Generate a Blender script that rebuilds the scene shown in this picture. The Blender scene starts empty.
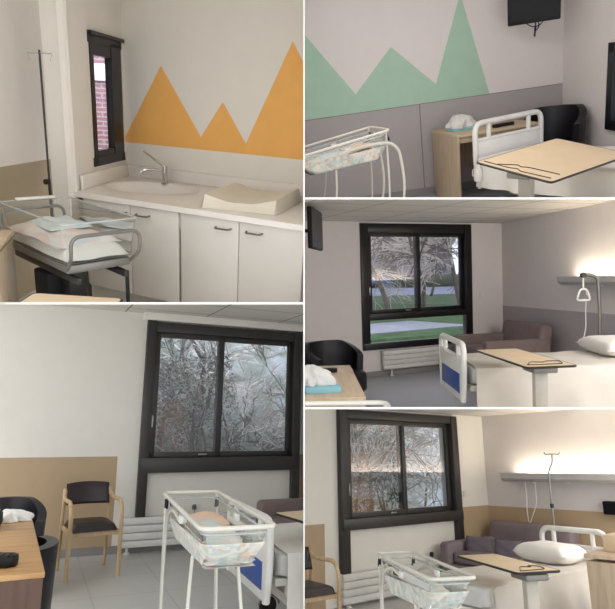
# Five views of maternity-ward rooms, built as five real rooms set side by side behind thin white partitions.
import bpy, bmesh, math, random
from mathutils import Matrix, Vector, Euler
random.seed(7)
S = bpy.context.scene
COL = S.collection
PI = math.pi
R = math.radians

# ------------------------------------------------------------------ materials
def lin(h):
    h = h.lstrip('#')
    out = []
    for k in (0, 2, 4):
        c = int(h[k:k+2], 16) / 255
        out.append(c / 12.92 if c <= .04045 else ((c + .055) / 1.055) ** 2.4)
    return (*out, 1)

class NT:
    def __init__(s, name):
        s.m = bpy.data.materials.new(name); s.m.use_nodes = True
        s.t = s.m.node_tree; s.n = s.t.nodes; s.l = s.t.links
        s.b = s.n['Principled BSDF']
    def new(s, kind, **kw):
        nd = s.n.new(kind)
        for k, v in kw.items():
            if k in nd.inputs: nd.inputs[k].default_value = v
            else: setattr(nd, k, v)
        return nd
    def link(s, a, b): s.l.new(a, b)
    def ramp(s, src, stops, interp='LINEAR'):
        r = s.new('ShaderNodeValToRGB'); e = r.color_ramp.elements
        r.color_ramp.interpolation = interp
        while len(e) < len(stops): e.new(.5)
        for k, (p, c) in enumerate(stops):
            e[k].position = p; e[k].color = c
        s.link(src, r.inputs[0]); return r.outputs[0]
    def coords(s, scale=(1, 1, 1), rot=(0, 0, 0)):
        tc = s.new('ShaderNodeTexCoord'); mp = s.new('ShaderNodeMapping')
        mp.inputs['Scale'].default_value = scale; mp.inputs['Rotation'].default_value = rot
        s.link(tc.outputs['Object'], mp.inputs[0]); return mp.outputs[0]
    def bump(s, h, strength=.1, dist=.01):
        bp = s.new('ShaderNodeBump', Strength=strength, Distance=dist)
        s.link(h, bp.inputs['Height']); s.link(bp.outputs[0], s.b.inputs['Normal'])

def shade(c, f): return (c[0]*f, c[1]*f, c[2]*f, 1)

def plain(name, hexc, rough=.5, metal=0., var=.06, scale=6., bump=0., bscale=80., spec=.5):
    t = NT(name); c = lin(hexc)
    no = t.new('ShaderNodeTexNoise', Scale=scale, Detail=3.); t.link(t.coords(), no.inputs['Vector'])
    t.link(t.ramp(no.outputs['Fac'], [(.3, shade(c, 1-var)), (.7, shade(c, 1+var))]), t.b.inputs['Base Color'])
    t.b.inputs['Roughness'].default_value = rough; t.b.inputs['Metallic'].default_value = metal
    t.b.inputs['Specular IOR Level'].default_value = spec
    if bump:
        n2 = t.new('ShaderNodeTexNoise', Scale=bscale, Detail=4.); t.link(t.coords(), n2.inputs['Vector'])
        t.bump(n2.outputs['Fac'], bump, .004)
    return t.m

def wood(name, hexc, dark, rough=.45, axis=0):
    t = NT(name); c = lin(hexc); d = lin(dark)
    sc = [14, 14, 14]; sc[axis] = 1.2
    no = t.new('ShaderNodeTexNoise', Scale=2.2, Detail=5., Distortion=.6); t.link(t.coords(tuple(sc)), no.inputs['Vector'])
    t.link(t.ramp(no.outputs['Fac'], [(.3, d), (.55, c), (.8, shade(c, 1.08))]), t.b.inputs['Base Color'])
    t.b.inputs['Roughness'].default_value = rough
    t.bump(no.outputs['Fac'], .05, .002)
    return t.m

def emit(name, hexc, st):
    t = NT(name); t.b.inputs['Base Color'].default_value = lin(hexc)
    t.b.inputs['Emission Color'].default_value = lin(hexc); t.b.inputs['Emission Strength'].default_value = st
    return t.m

def clear(name, tint, refl=.1, opac=.0, ocol='#ffffff', rough=.02, gain=.8):
    """thin clear sheet: see-through with a mirror sheen that grows at grazing angles"""
    t = NT(name); t.n.remove(t.b)
    out = t.n['Material Output']
    tr = t.new('ShaderNodeBsdfTransparent'); tr.inputs[0].default_value = lin(tint)
    gl = t.new('ShaderNodeBsdfGlossy', Roughness=rough)
    lw = t.new('ShaderNodeLayerWeight', Blend=.18)
    ma = t.new('ShaderNodeMath', operation='MULTIPLY_ADD'); ma.inputs[1].default_value = gain*(1-refl); ma.inputs[2].default_value = refl
    t.link(lw.outputs['Fresnel'], ma.inputs[0])
    mx = t.new('ShaderNodeMixShader'); t.link(ma.outputs[0], mx.inputs[0]); t.link(tr.outputs[0], mx.inputs[1]); t.link(gl.outputs[0], mx.inputs[2])
    last = mx.outputs[0]
    if opac:
        df = t.new('ShaderNodeBsdfDiffuse'); df.inputs[0].default_value = lin(ocol)
        m2 = t.new('ShaderNodeMixShader'); m2.inputs[0].default_value = opac
        t.link(last, m2.inputs[1]); t.link(df.outputs[0], m2.inputs[2]); last = m2.outputs[0]
    t.link(last, out.inputs[0])
    return t.m

def quilt(name, cols, scale=9., ns=8.):
    t = NT(name)
    v = t.new('ShaderNodeTexVoronoi', Scale=scale); t.link(t.coords(), v.inputs['Vector'])
    sp = t.new('ShaderNodeSeparateColor'); t.link(v.outputs['Color'], sp.inputs[0])
    n = len(cols)
    a = t.ramp(sp.outputs[0], [(k/n, lin(c)) for k, c in enumerate(cols)], 'CONSTANT')
    no = t.new('ShaderNodeTexNoise', Scale=ns, Detail=2.); t.link(t.coords(), no.inputs['Vector'])
    b = t.ramp(no.outputs['Fac'], [(.42, lin(cols[0])), (.5, lin(cols[1])), (.58, lin(cols[2]))])
    mx = t.new('ShaderNodeMixRGB'); mx.inputs[0].default_value = .55
    t.link(a, mx.inputs[1]); t.link(b, mx.inputs[2]); t.link(mx.outputs[0], t.b.inputs['Base Color'])
    t.b.inputs['Roughness'].default_value = .9
    n2 = t.new('ShaderNodeTexNoise', Scale=22., Detail=3.); t.link(t.coords(), n2.inputs['Vector']); t.bump(n2.outputs['Fac'], .35, .01)
    return t.m

def tiles(name, hexc, joint, size, rough=.8, rot=0., jw=.012, bump=True, grain=0.):
    t = NT(name); c = lin(hexc)
    br = t.new('ShaderNodeTexBrick', Scale=1.); br.offset = 0
    br.inputs['Color1'].default_value = c; br.inputs['Color2'].default_value = shade(c, .97); br.inputs['Mortar'].default_value = lin(joint)
    br.inputs['Mortar Size'].default_value = jw; br.inputs['Brick Width'].default_value = size[0]; br.inputs['Row Height'].default_value = size[1]
    t.link(t.coords((1, 1, 1), (0, 0, rot)), br.inputs['Vector'])
    col = br.outputs['Color']
    if grain:
        no = t.new('ShaderNodeTexNoise', Scale=160., Detail=2.); t.link(t.coords(), no.inputs['Vector'])
        mx = t.new('ShaderNodeMixRGB', blend_type='MULTIPLY'); mx.inputs[0].default_value = grain
        t.link(col, mx.inputs[1]); t.link(no.outputs['Color'], mx.inputs[2]); col = mx.outputs[0]
    t.link(col, t.b.inputs['Base Color']); t.b.inputs['Roughness'].default_value = rough
    return t.m

def bricks(name):
    t = NT(name)
    br = t.new('ShaderNodeTexBrick', Scale=1.)
    br.inputs['Color1'].default_value = lin('#8f6668'); br.inputs['Color2'].default_value = lin('#7d585c'); br.inputs['Mortar'].default_value = lin('#99908f')
    br.inputs['Mortar Size'].default_value = .012; br.inputs['Brick Width'].default_value = .24; br.inputs['Row Height'].default_value = .08
    t.link(t.coords((1, 1, 1), (R(90), 0, 0)), br.inputs['Vector'])
    t.link(br.outputs['Color'], t.b.inputs['Base Color']); t.b.inputs['Roughness'].default_value = .9
    return t.m

def mottled(name, stops, scale=3., detail=6., rough=.95, bump=.5):
    t = NT(name)
    no = t.new('ShaderNodeTexNoise', Scale=scale, Detail=detail, Roughness=.7); t.link(t.coords(), no.inputs['Vector'])
    t.link(t.ramp(no.outputs['Fac'], [(p, lin(c)) for p, c in stops]), t.b.inputs['Base Color'])
    t.b.inputs['Roughness'].default_value = rough
    t.b.inputs['Specular IOR Level'].default_value = .2
    t.bump(no.outputs['Fac'], bump, .05)
    return t.m

M = {}
def mats():
    P = plain
    M.update(
        wall_warm=P('paint_warm_white', '#e4ddd2', .85, bump=.05, var=.015), wall_grey=P('paint_pale_grey', '#e2dad7', .85, bump=.05, var=.015),
        wall_white=P('paint_white', '#e8e3d9', .85, bump=.05, var=.015), wall_side=P('paint_soft_grey', '#dbd4d0', .85, bump=.05, var=.015),
        beige=P('paint_beige', '#b79f80', .8, var=.02), beige_dark=P('paint_beige_dark', '#a79679', .8, var=.02),
        dado_grey=P('paint_dado_grey', '#aca5a5', .8, var=.02), joint=P('panel_joint', '#756f6e', .8),
        orange=P('mural_orange', '#eeb160', .75, var=.03), green=P('mural_green', '#abc9b4', .75, var=.03),
        ceiling=tiles('ceiling_tiles', '#e0dad0', '#8f8a82', (.9, .6), .9, 0, .010, grain=.12),
        floor_blue=tiles('vinyl_floor_blue', '#a9abb2', '#9b9da4', (1.2, 1.2), .28, 0, .006),
        floor_grey=tiles('vinyl_floor_grey', '#bdbdb9', '#adada9', (.6, .6), .3, 0, .008),
        skirt=P('skirting_grey', '#8d8a88', .6),
        black=P('black_window_metal', '#1d1b1c', .35, spec=.4, var=.1), anthracite=P('anthracite_window_metal', '#34322f', .4, var=.06), rubber=P('black_rubber', '#121212', .7),
        steel=P('steel', '#9a9a98', .3, 1.), chrome=P('chrome', '#c9c9c9', .12, 1.), handle=P('brushed_handle', '#8b8680', .35, .9),
        darksteel=P('dark_steel', '#3c3a38', .4, .6), greytube=P('grey_tube', '#7e7b74', .35, .5),
        white_tube=P('white_enamel_tube', '#c9c5b9', .35), white_plastic=P('white_plastic', '#dcdad4', .4), cream=P('cream_plastic', '#d5d2c4', .4),
        laminate=P('cabinet_laminate', '#d3ccc3', .5, var=.02), worktop=P('moulded_worktop', '#e6dfd6', .3, var=.02),
        padvinyl=P('pad_vinyl', '#d9d0be', .5, var=.03, bump=.03, bscale=30.),
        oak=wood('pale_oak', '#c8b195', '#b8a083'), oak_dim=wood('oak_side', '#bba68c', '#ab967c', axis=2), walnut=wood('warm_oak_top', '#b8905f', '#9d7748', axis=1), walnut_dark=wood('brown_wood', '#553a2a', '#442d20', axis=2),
        beech=wood('beech', '#c8ac86', '#b49670', axis=2),
        brownvinyl=P('dark_brown_vinyl', '#2b2020', .42, bump=.05), blackvinyl=P('black_vinyl', '#15141a', .38, bump=.05), blackfabric=P('black_fabric', '#1a1a1c', .8, bump=.1),
        sofa=P('purple_grey_fabric', '#84777b', .9, bump=.2, var=.08), sofa_brown=P('brown_grey_fabric', '#7d6d69', .9, bump=.2, var=.08), cushion=P('dark_grey_fabric', '#6a626a', .9, bump=.2),
        sheet=P('white_sheet', '#dcd8d0', .9, bump=.25, bscale=7., var=.03), blanket=P('off_white_cover', '#c6bfb4', .9, bump=.3, bscale=6., var=.04),
        pillow=P('white_pillow', '#e2ddd5', .9, bump=.2, bscale=8.), mattress=P('mattress_cover', '#c9c6c0', .8),
        blue=P('bed_blue', '#2f4f94', .4), board=P('beige_board', '#cfb898', .6, var=.04), pedestal=P('grey_beige_column', '#b3ada0', .45), edge=P('black_edge', '#1a1715', .5), cord=P('black_cord', '#241d1a', .5),
        lampbody=P('lamp_housing', '#c9c6c2', .4), lamp=emit('lamp_diffuser', '#fff2dc', 16.),
        tvblack=P('tv_shell', '#0b0b0c', .5, spec=.3), tvscreen=P('tv_screen', '#101113', .4, spec=.2), tvback=P('tv_screen_sheen', '#4a4744', .5),
        clearbox=clear('clear_acrylic', '#f7f8f7', .03, .03, '#e2e6e4'), clearedge=clear('acrylic_edge', '#e2e8e6', .12, .35, '#dfe3df'), pane=clear('window_pane', '#eef0f8', .1),
        pane_clean=clear('window_pane_clear', '#f2f3f8', .03, gain=.15),
        quilt_a=quilt('pastel_quilt', ['#c9d6d3', '#dcc7bd', '#dcd8cc', '#b9cdd0', '#d8b8ac', '#d9d4c8'], 11), quilt_b=quilt('pastel_print', ['#d2d0c6', '#aebdbd', '#ddd3c4', '#cc9a7c', '#c6cdc7', '#e0dcd0', '#9fb2a6', '#d9d5c9'], 42),
        quilt_c=quilt('pink_quilt', ['#e6c9bd', '#c3d3d6', '#ead2c6', '#d9bdb2', '#c7d8d8', '#e0dad0'], 5), peach=P('peach_cover', '#d8bba3', .9, bump=.2), paleblue=P('pale_blue_cover', '#c4ccca', .9, bump=.2),
        tissue=P('white_tissue', '#dedad4', .95, bump=.4, bscale=20.), bluepack=P('blue_pack', '#8fc3cf', .5),
        part=P('partition_white', '#f4f4f2', .9, var=.005),
        bark=mottled('bark', [(.3, '#4a423b'), (.7, '#7a6f63')], 9), twig=mottled('pale_twig', [(.3, '#aca295'), (.7, '#e2d9cc')], 3, bump=.1), twig_dark=mottled('dark_twig', [(.3, '#3f3a36'), (.7, '#6a625a')], 3, bump=.1),
        leaf=mottled('ivy_leaf', [(.3, '#3f5436'), (.7, '#7f9468')], 4), leaf_orange=mottled('russet_leaf', [(.3, '#8a5730'), (.7, '#bd8148')], 4),
        bank=mottled('wooded_bank', [(.25, '#4c5446'), (.5, '#80867a'), (.72, '#b4b8ba')], 2.2, 9), grass=mottled('lawn_grass', [(.3, '#2f452b'), (.7, '#4f6743')], 1.5, 8),
        path=mottled('asphalt_path', [(.3, '#777a82'), (.7, '#92959e')], .8), frost=mottled('pale_ground', [(.3, '#6d7582'), (.7, '#8f97a6')], 2.),
        brick=bricks('red_brick'), band=P('pale_render', '#cfd0d6', .9), house=P('house_render', '#8f8b8d', .9), roof=P('roof_slate', '#6a676a', .9), dkglass=P('far_window', '#4d545f', .2),
        carblue=P('car_blue', '#4f7299', .3), carwhite=P('car_white', '#a9adb5', .3), cargrey=P('car_grey', '#8d939c', .3), hedge=mottled('hedge', [(.3, '#3c4436'), (.7, '#67705b')], 5, 8),
    )
mats()

# ------------------------------------------------------------------ mesh helper
class MB:
    def __init__(s): s.bm = bmesh.new(); s.mats = []
    def _mi(s, m):
        if m is None: return 0
        if m not in s.mats: s.mats.append(m)
        return s.mats.index(m)
    def _fin(s, faces, m):
        k = s._mi(m)
        for f in faces: f.material_index = k
    def box(s, c, d, rot=(0, 0, 0), bev=0., seg=2, m=None):
        mt = Matrix.Translation(c) @ Euler(rot).to_matrix().to_4x4() @ Matrix.Diagonal((*d, 1))
        r = bmesh.ops.create_cube(s.bm, size=1, matrix=mt)
        vs = r['verts']; fs = {f for v in vs for f in v.link_faces}
        if bev:
            es = list({e for v in vs for e in v.link_edges})
            b = bmesh.ops.bevel(s.bm, geom=es, offset=min(bev, min(d)*.49), segments=seg, affect='EDGES', profile=.5)
            fs = {f for f in fs if f.is_valid} | set(b['faces'])
        s._fin(fs, m); return s
    def prism(s, pts, z0, z1, mat4=None, bev=0., m=None):
        """polygon pts (x,y) extruded from z0 to z1, then transformed by mat4"""
        mt = mat4 or Matrix()
        lo = [s.bm.verts.new(mt @ Vector((x, y, z0))) for x, y in pts]
        hi = [s.bm.verts.new(mt @ Vector((x, y, z1))) for x, y in pts]
        n = len(pts); fs = []
        fs.append(s.bm.faces.new(lo[::-1])); fs.append(s.bm.faces.new(hi))
        for k in range(n): fs.append(s.bm.faces.new((lo[k], lo[(k+1) % n], hi[(k+1) % n], hi[k])))
        if bev:
            es = list({e for f in fs[:2] for e in f.edges})
            b = bmesh.ops.bevel(s.bm, geom=es, offset=bev, segments=2, affect='EDGES', profile=.5)
            fs = [f for f in fs if f.is_valid] + list(b['faces'])
        s._fin(fs, m); return s
    def poly(s, pts, m=None):
        f = s.bm.faces.new([s.bm.verts.new(p) for p in pts]); s._fin([f], m); return s
    def tube(s, path, r, closed=False, n=8, m=None, caps=True):
        P = [Vector(p) for p in path]; N = len(P)
        rad = r if isinstance(r, (list, tuple)) else [r]*N
        rings = []; up = None
        for k in range(N):
            if closed: t = (P[(k+1) % N] - P[k-1])
            else: t = P[min(k+1, N-1)] - P[max(k-1, 0)]
            t = t.normalized() if t.length > 1e-9 else Vector((0, 0, 1))
            if up is None:
                a = Vector((0, 0, 1)) if abs(t.z) < .9 else Vector((1, 0, 0))
                up = (a - t*a.dot(t)).normalized()
            else:
                up = up - t*up.dot(t)
                if up.length < 1e-6: up = t.orthogonal()
                up = up.normalized()
            sd = t.cross(up)
            rings.append([s.bm.verts.new(P[k] + (up*math.cos(2*PI*j/n) + sd*math.sin(2*PI*j/n))*rad[k]) for j in range(n)])
        fs = []
        for k in range(N if closed else N-1):
            a, b = rings[k], rings[(k+1) % N]
            for j in range(n): fs.append(s.bm.faces.new((a[j], b[j], b[(j+1) % n], a[(j+1) % n])))
        if not closed and caps and n > 2:
            fs.append(s.bm.faces.new(rings[0])); fs.append(s.bm.faces.new(rings[-1][::-1]))
        s._fin(fs, m); return s
    def cyl(s, p0, p1, r, r1=None, n=14, m=None):
        return s.tube([p0, p1], [r, r if r1 is None else r1], n=n, m=m)
    def lathe(s, prof, c=(0, 0, 0), n=20, sx=1, sy=1, m=None):
        rings = []
        for r, z in prof:
            rings.append([s.bm.verts.new((c[0]+sx*r*math.cos(2*PI*j/n), c[1]+sy*r*math.sin(2*PI*j/n), c[2]+z)) for j in range(n)])
        fs = []
        for a, b in zip(rings, rings[1:]):
            for j in range(n): fs.append(s.bm.faces.new((a[j], a[(j+1) % n], b[(j+1) % n], b[j])))
        fs.append(s.bm.faces.new(rings[0][::-1])); fs.append(s.bm.faces.new(rings[-1]))
        s._fin(fs, m); return s
    def grid(s, fn, nu, nv, m=None, wrap=False):
        """surface fn(u,v) for u,v in 0..1"""
        V = [[s.bm.verts.new(fn(i/nu, j/nv)) for j in range(nv+1)] for i in range(nu + (0 if wrap else 1))]
        fs = []; K = len(V)
        for i in range(nu):
            for j in range(nv):
                fs.append(s.bm.faces.new((V[i][j], V[(i+1) % K][j], V[(i+1) % K][j+1], V[i][j+1])))
        s._fin(fs, m); return s
    def thick(s, t):
        """solidify the whole mesh"""
        bmesh.ops.recalc_face_normals(s.bm, faces=s.bm.faces[:])
        bmesh.ops.solidify(s.bm, geom=s.bm.faces[:], thickness=t); return s
    def xf(s, mt): s.bm.transform(mt); return s
    def obj(s, name, m, parent=None, ang=38):
        bmesh.ops.recalc_face_normals(s.bm, faces=s.bm.faces[:])
        for f in s.bm.faces: f.smooth = True
        me = bpy.data.meshes.new(name); s.bm.to_mesh(me); s.bm.free()
        ms = s.mats or [m]
        for x in ms: me.materials.append(x if x is not None else m)
        me.set_sharp_from_angle(angle=R(ang))
        o = bpy.data.objects.new(name, me); COL.objects.link(o)
        if parent: o.parent = parent
        return o

def arc(c, r, a0, a1, n, plane='xz'):
    out = []
    for k in range(n+1):
        a = R(a0 + (a1-a0)*k/n); u, v = r*math.cos(a), r*math.sin(a)
        out.append({'xz': (c[0]+u, c[1], c[2]+v), 'xy': (c[0]+u, c[1]+v, c[2]), 'yz': (c[0], c[1]+u, c[2]+v)}[plane])
    return out

def fillet(pts, r, n=5, closed=False):
    """round the corners of a polyline"""
    P = [Vector(p) for p in pts]; N = len(P); out = []
    for k in range(N):
        if not closed and k in (0, N-1): out.append(P[k]); continue
        a, b, c = P[k-1], P[k], P[(k+1) % N]
        d0 = (a-b); d1 = (c-b); q = min(r, d0.length*.48, d1.length*.48)
        p0 = b + d0.normalized()*q; p1 = b + d1.normalized()*q
        for j in range(n+1):
            t = j/n; out.append(p0*(1-t)**2 + b*2*t*(1-t) + p1*t*t)
    return out

def rrect(w, d, r, n=5):
    pts = fillet([(-w/2, -d/2, 0), (w/2, -d/2, 0), (w/2, d/2, 0), (-w/2, d/2, 0)], r, n, True)
    return [(p.x, p.y) for p in pts]

# ------------------------------------------------------------------ rooms
EYE = Vector((0, 0, 3.0))
FPX, CX, CY = 600., 307.5, 304.5
class Room:
    """a room tilted the way its photographer held the camera; X along its main wall, Y away, Z up, eye at (0,0,h)"""
    def __init__(s, pitch, roll, heading, h, cuts):
        pi, ro, a = R(pitch), R(roll), R(heading)
        def rot(v):
            x, y, z = v
            y, z = y*math.cos(pi) - z*math.sin(pi), y*math.sin(pi) + z*math.cos(pi)
            x, y = x*math.cos(ro) - y*math.sin(ro), x*math.sin(ro) + y*math.cos(ro)
            return Vector((x, z, -y))
        X = rot((math.sin(a), 0, math.cos(a))); Y = rot((math.sin(a-PI/2), 0, math.cos(a-PI/2))); Z = rot((0, -1, 0))
        m = Matrix((X, Y, Z)).transposed().to_4x4()
        s.m = Matrix.Translation(EYE) @ m @ Matrix.Translation((0, 0, -h))
        s.cuts = []                                     # outward normals of the partitions that close this room off
        for side, v in cuts:
            if side == 'r': n = Vector((1, -(v-CX)/FPX, 0))
            if side == 'l': n = Vector((-1, (v-CX)/FPX, 0))
            if side == 'b': n = Vector((0, -(v-CY)/FPX, -1))
            if side == 't': n = Vector((0, (v-CY)/FPX, 1))
            s.cuts.append(n.normalized())
        s.roots = []
    def put(s, o, x=0, y=0, z=0, rot=0):
        o.matrix_world = s.m @ Matrix.Translation((x, y, z)) @ Matrix.Rotation(R(rot), 4, 'Z')
        s.roots.append(o); return o
    def trim(s):
        for o in s.roots: cut_tree(o, o.matrix_world, s.cuts)

def cut_tree(o, mw, cuts):
    for ch in list(o.children): cut_tree(ch, mw @ ch.matrix_basis, cuts)
    if o.type != 'MESH': 
        if o.type == 'EMPTY' and not o.children: bpy.data.objects.remove(o)
        return
    inv = mw.inverted()
    for n in cuts:
        if not any((mw @ v.co - EYE).dot(n) > 0 for v in o.data.vertices): continue
        bm = bmesh.new(); bm.from_mesh(o.data)
        co = inv @ EYE; no = (mw.to_3x3().transposed() @ n)
        bmesh.ops.bisect_plane(bm, geom=bm.verts[:] + bm.edges[:] + bm.faces[:], plane_co=co, plane_no=no, clear_outer=True)
        bm.to_mesh(o.data); bm.free()
    if not o.data.polygons:
        for ch in o.children: ch.parent = o.parent
        bpy.data.objects.remove(o)

def tag(o, label, cat, group=None):
    o['label'] = label; o['category'] = cat
    if group: o['group'] = group
    return o
def thing(name, label, cat, group=None):
    o = bpy.data.objects.new(name, None); o.empty_display_size = .1; COL.objects.link(o)
    return tag(o, label, cat, group)
def struct(o): o['kind'] = 'structure'; return o
# ------------------------------------------------------------------ furniture (each built about its own base)
def bassinet(label, lin_a='quilt_b', L=.86, W=.46, H=.97, tilt=0., group='white tubular bassinets', ao=0., tr=.0085):
    """white tubular bassinet: rim rail, sloping clear tub, bent legs, castors.  Long axis is Y."""
    t = thing('bassinet', label, 'bassinet', group)
    T = Matrix.Translation((0, 0, H)) @ Matrix.Rotation(R(tilt), 4, 'X')
    pts = fillet([(-W/2, -L/2, 0), (W/2, -L/2, 0), (W/2, L/2, 0), (-W/2, L/2, 0)], .05, 5, True)
    MB().tube([T @ p for p in pts], .0105, True, 10).obj('rim_rail', M['white_tube'], t)
    # tub: clear sloping walls with a moulded lip
    b = MB(); w0, l0, w1, l1, d = W*.44, L*.47, W*.34, L*.38, .15
    def ring(w, l, z, r): return [T @ Vector((x, y, z - (.05*(y/L+.5) if z < -.06 else 0))) for x, y in rrect(2*w, 2*l, min(r, w*.6), 4)]
    r0, r1 = ring(w0, l0, -.03, .05), ring(w1, l1, -.03-d, .05)
    n = len(r0)
    va = [b.bm.verts.new(p) for p in r0]; vb = [b.bm.verts.new(p) for p in r1]
    for k in range(n): b.bm.faces.new((va[k], va[(k+1) % n], vb[(k+1) % n], vb[k]))
    b.bm.faces.new(vb)
    tub = b.obj('tub', M['clearbox'], t)
    MB().tube(r0, .006, True, 6).obj('lip', M['clearedge'], tub)
    # printed liner that wraps the lower tub, mattress showing its end
    b = MB(); r2, r3 = ring(w0*.97, l0*.97, -.07, .05), ring(w1*.96, l1*.96, -.03-d+.012, .05)
    va = [b.bm.verts.new(p) for p in r2]; vb = [b.bm.verts.new(p) for p in r3]
    for k in range(n): b.bm.faces.new((va[k], va[(k+1) % n], vb[(k+1) % n], vb[k]))
    b.bm.faces.new(vb); b.thick(.008)
    b.obj('liner', M[lin_a], t)
    # legs: straight far pair, arches that hook over to carry the tub, bent near pair, floor runners
    for sx in (-1, 1):
        x = sx*(W/2-.01)
        tip = T @ Vector((x, L/2-.03, -.005))
        MB().tube(fillet([tip, Vector((x*1.02, L*.45, H*.55)), Vector((x*1.04, L*.40, .1))], .2, 6), .0085, n=8).obj('leg', M['white_tube'], t)
        near = T @ Vector((x*.72, -L*.12, -.12-d*.5))
        MB().tube(fillet([near, near + Vector((x*.1, -.02, -.18)), Vector((x*1.04, -L*.26, .1))], .2, 6), .0085, n=8).obj('leg', M['white_tube'], t)
        for yy in (L*.40, -L*.30):
            c = MB().lathe([(.0, -.0125), (.032, -.0125), (.034, 0), (.032, .0125), (0, .0125)], n=16).xf(Matrix.Translation((x*1.04, yy, .036)) @ Matrix.Rotation(R(90), 4, 'Y')).obj('castor', M['rubber'], t)
            MB().box((x*1.04, yy, .075), (.03, .03, .05), bev=.008).obj('castor_fork', M['white_plastic'], c)
        a0 = T @ Vector((x*.98, L*(.04-ao), -.07)); a1 = T @ Vector((x, L*.20, -.04-ao*.2)); a2 = T @ Vector((x*(1+ao), L*(.40+ao*1.3), -.10)); a3 = Vector((x*(1.03+ao), L*(.44+ao*1.5), H*.5)); a4 = Vector((x*1.04, L*(.34+ao), .1))
        MB().tube(fillet([a0, a1, a2, a3, a4], .22, 6), tr, n=8).obj('arch', M['white_tube'], t)
        MB().tube([(x*1.04, -L*.30, .1), (x*1.04, L*.40, .1)], .010, n=8).obj('runner', M['white_tube'], t)
        MB().box(T @ Vector((x*.95, L*.03, -.06)), (.022, .05, .04), bev=.008).obj('clamp', M['white_plastic'], t)
    MB().tube([(-W*.47, L*.34, .14), (W*.47, L*.34, .14)], .011, n=8).obj('crossbar', M['white_tube'], t)
    for sx in (-1, 1): MB().cyl(T @ Vector((sx*W*.46, L*.46, -.03)), T @ Vector((sx*W*.46, L*.46+.015, -.08)), .012).obj('knob', M['rubber'], t)
    t2 = T
    return t, t2

def baby_bedding(T, label, m1='peach', m2='paleblue', W=.46, L=.86, base='quilt_a'):
    """folded covers lying in a bassinet (a thing of their own); local to the bassinet's frame"""
    t = thing('baby_quilt', label, 'quilt')
    def pad(w, l, z, th, sd):
        rd = random.Random(sd); ph = [rd.uniform(0, 6) for _ in range(4)]
        def top(u, v):
            x, y = (u-.5)*w, (v-.5)*l
            e = min(1, 6*min(u, 1-u))*min(1, 8*min(v, 1-v))
            return T @ Vector((x, y, z + th*(.25+.75*e**.5) + .008*math.sin(9*u+ph[0])*math.sin(8*v+ph[1])))
        b = MB().grid(top, 14, 18)
        bot = MB()
        def low(u, v): return T @ Vector(((u-.5)*w, (v-.5)*l, z))
        b.grid(low, 14, 18)
        return b
    pad(W*.70, L*.78, -.185, .085, 1).obj('mattress', M[base], t)
    pad(W*.64, L*.46, -.115, .02, 2).xf(Matrix.Identity(4)).obj('blue_fold', M[m2], t)
    b = MB(); b.grid(lambda u, v: T @ Vector(((u-.5)*W*.72, L*(.06+.26*v), -.10 + .008*math.sin(7*u+3*v) + .015*v)), 12, 8); b.thick(.012)
    b.obj('pink_fold', M[m1], t)
    return t

def pillow_mb(w, d, h, pinch=.12):
    b = MB()
    def f(sgn):
        def g(u, v):
            x, y = 2*u-1, 2*v-1
            e = max(0, (1-abs(x)**3.2)*(1-abs(y)**3.2))
            px = x*(1-pinch*(1-abs(x))*0) * (1 - pinch*.5*(1-y*y)*abs(x)**4)
            py = y * (1 - pinch*.5*(1-x*x)*abs(y)**4)
            return Vector((px*w/2, py*d/2, h*.42 + sgn*h*.5*e**.42 + .006*math.sin(5*x+2*y)*math.sin(6*y)))
        return g
    b.grid(f(1), 20, 16); b.grid(f(-1), 20, 16)
    bmesh.ops.remove_doubles(b.bm, verts=b.bm.verts[:], dist=.0005)
    return b

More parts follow.
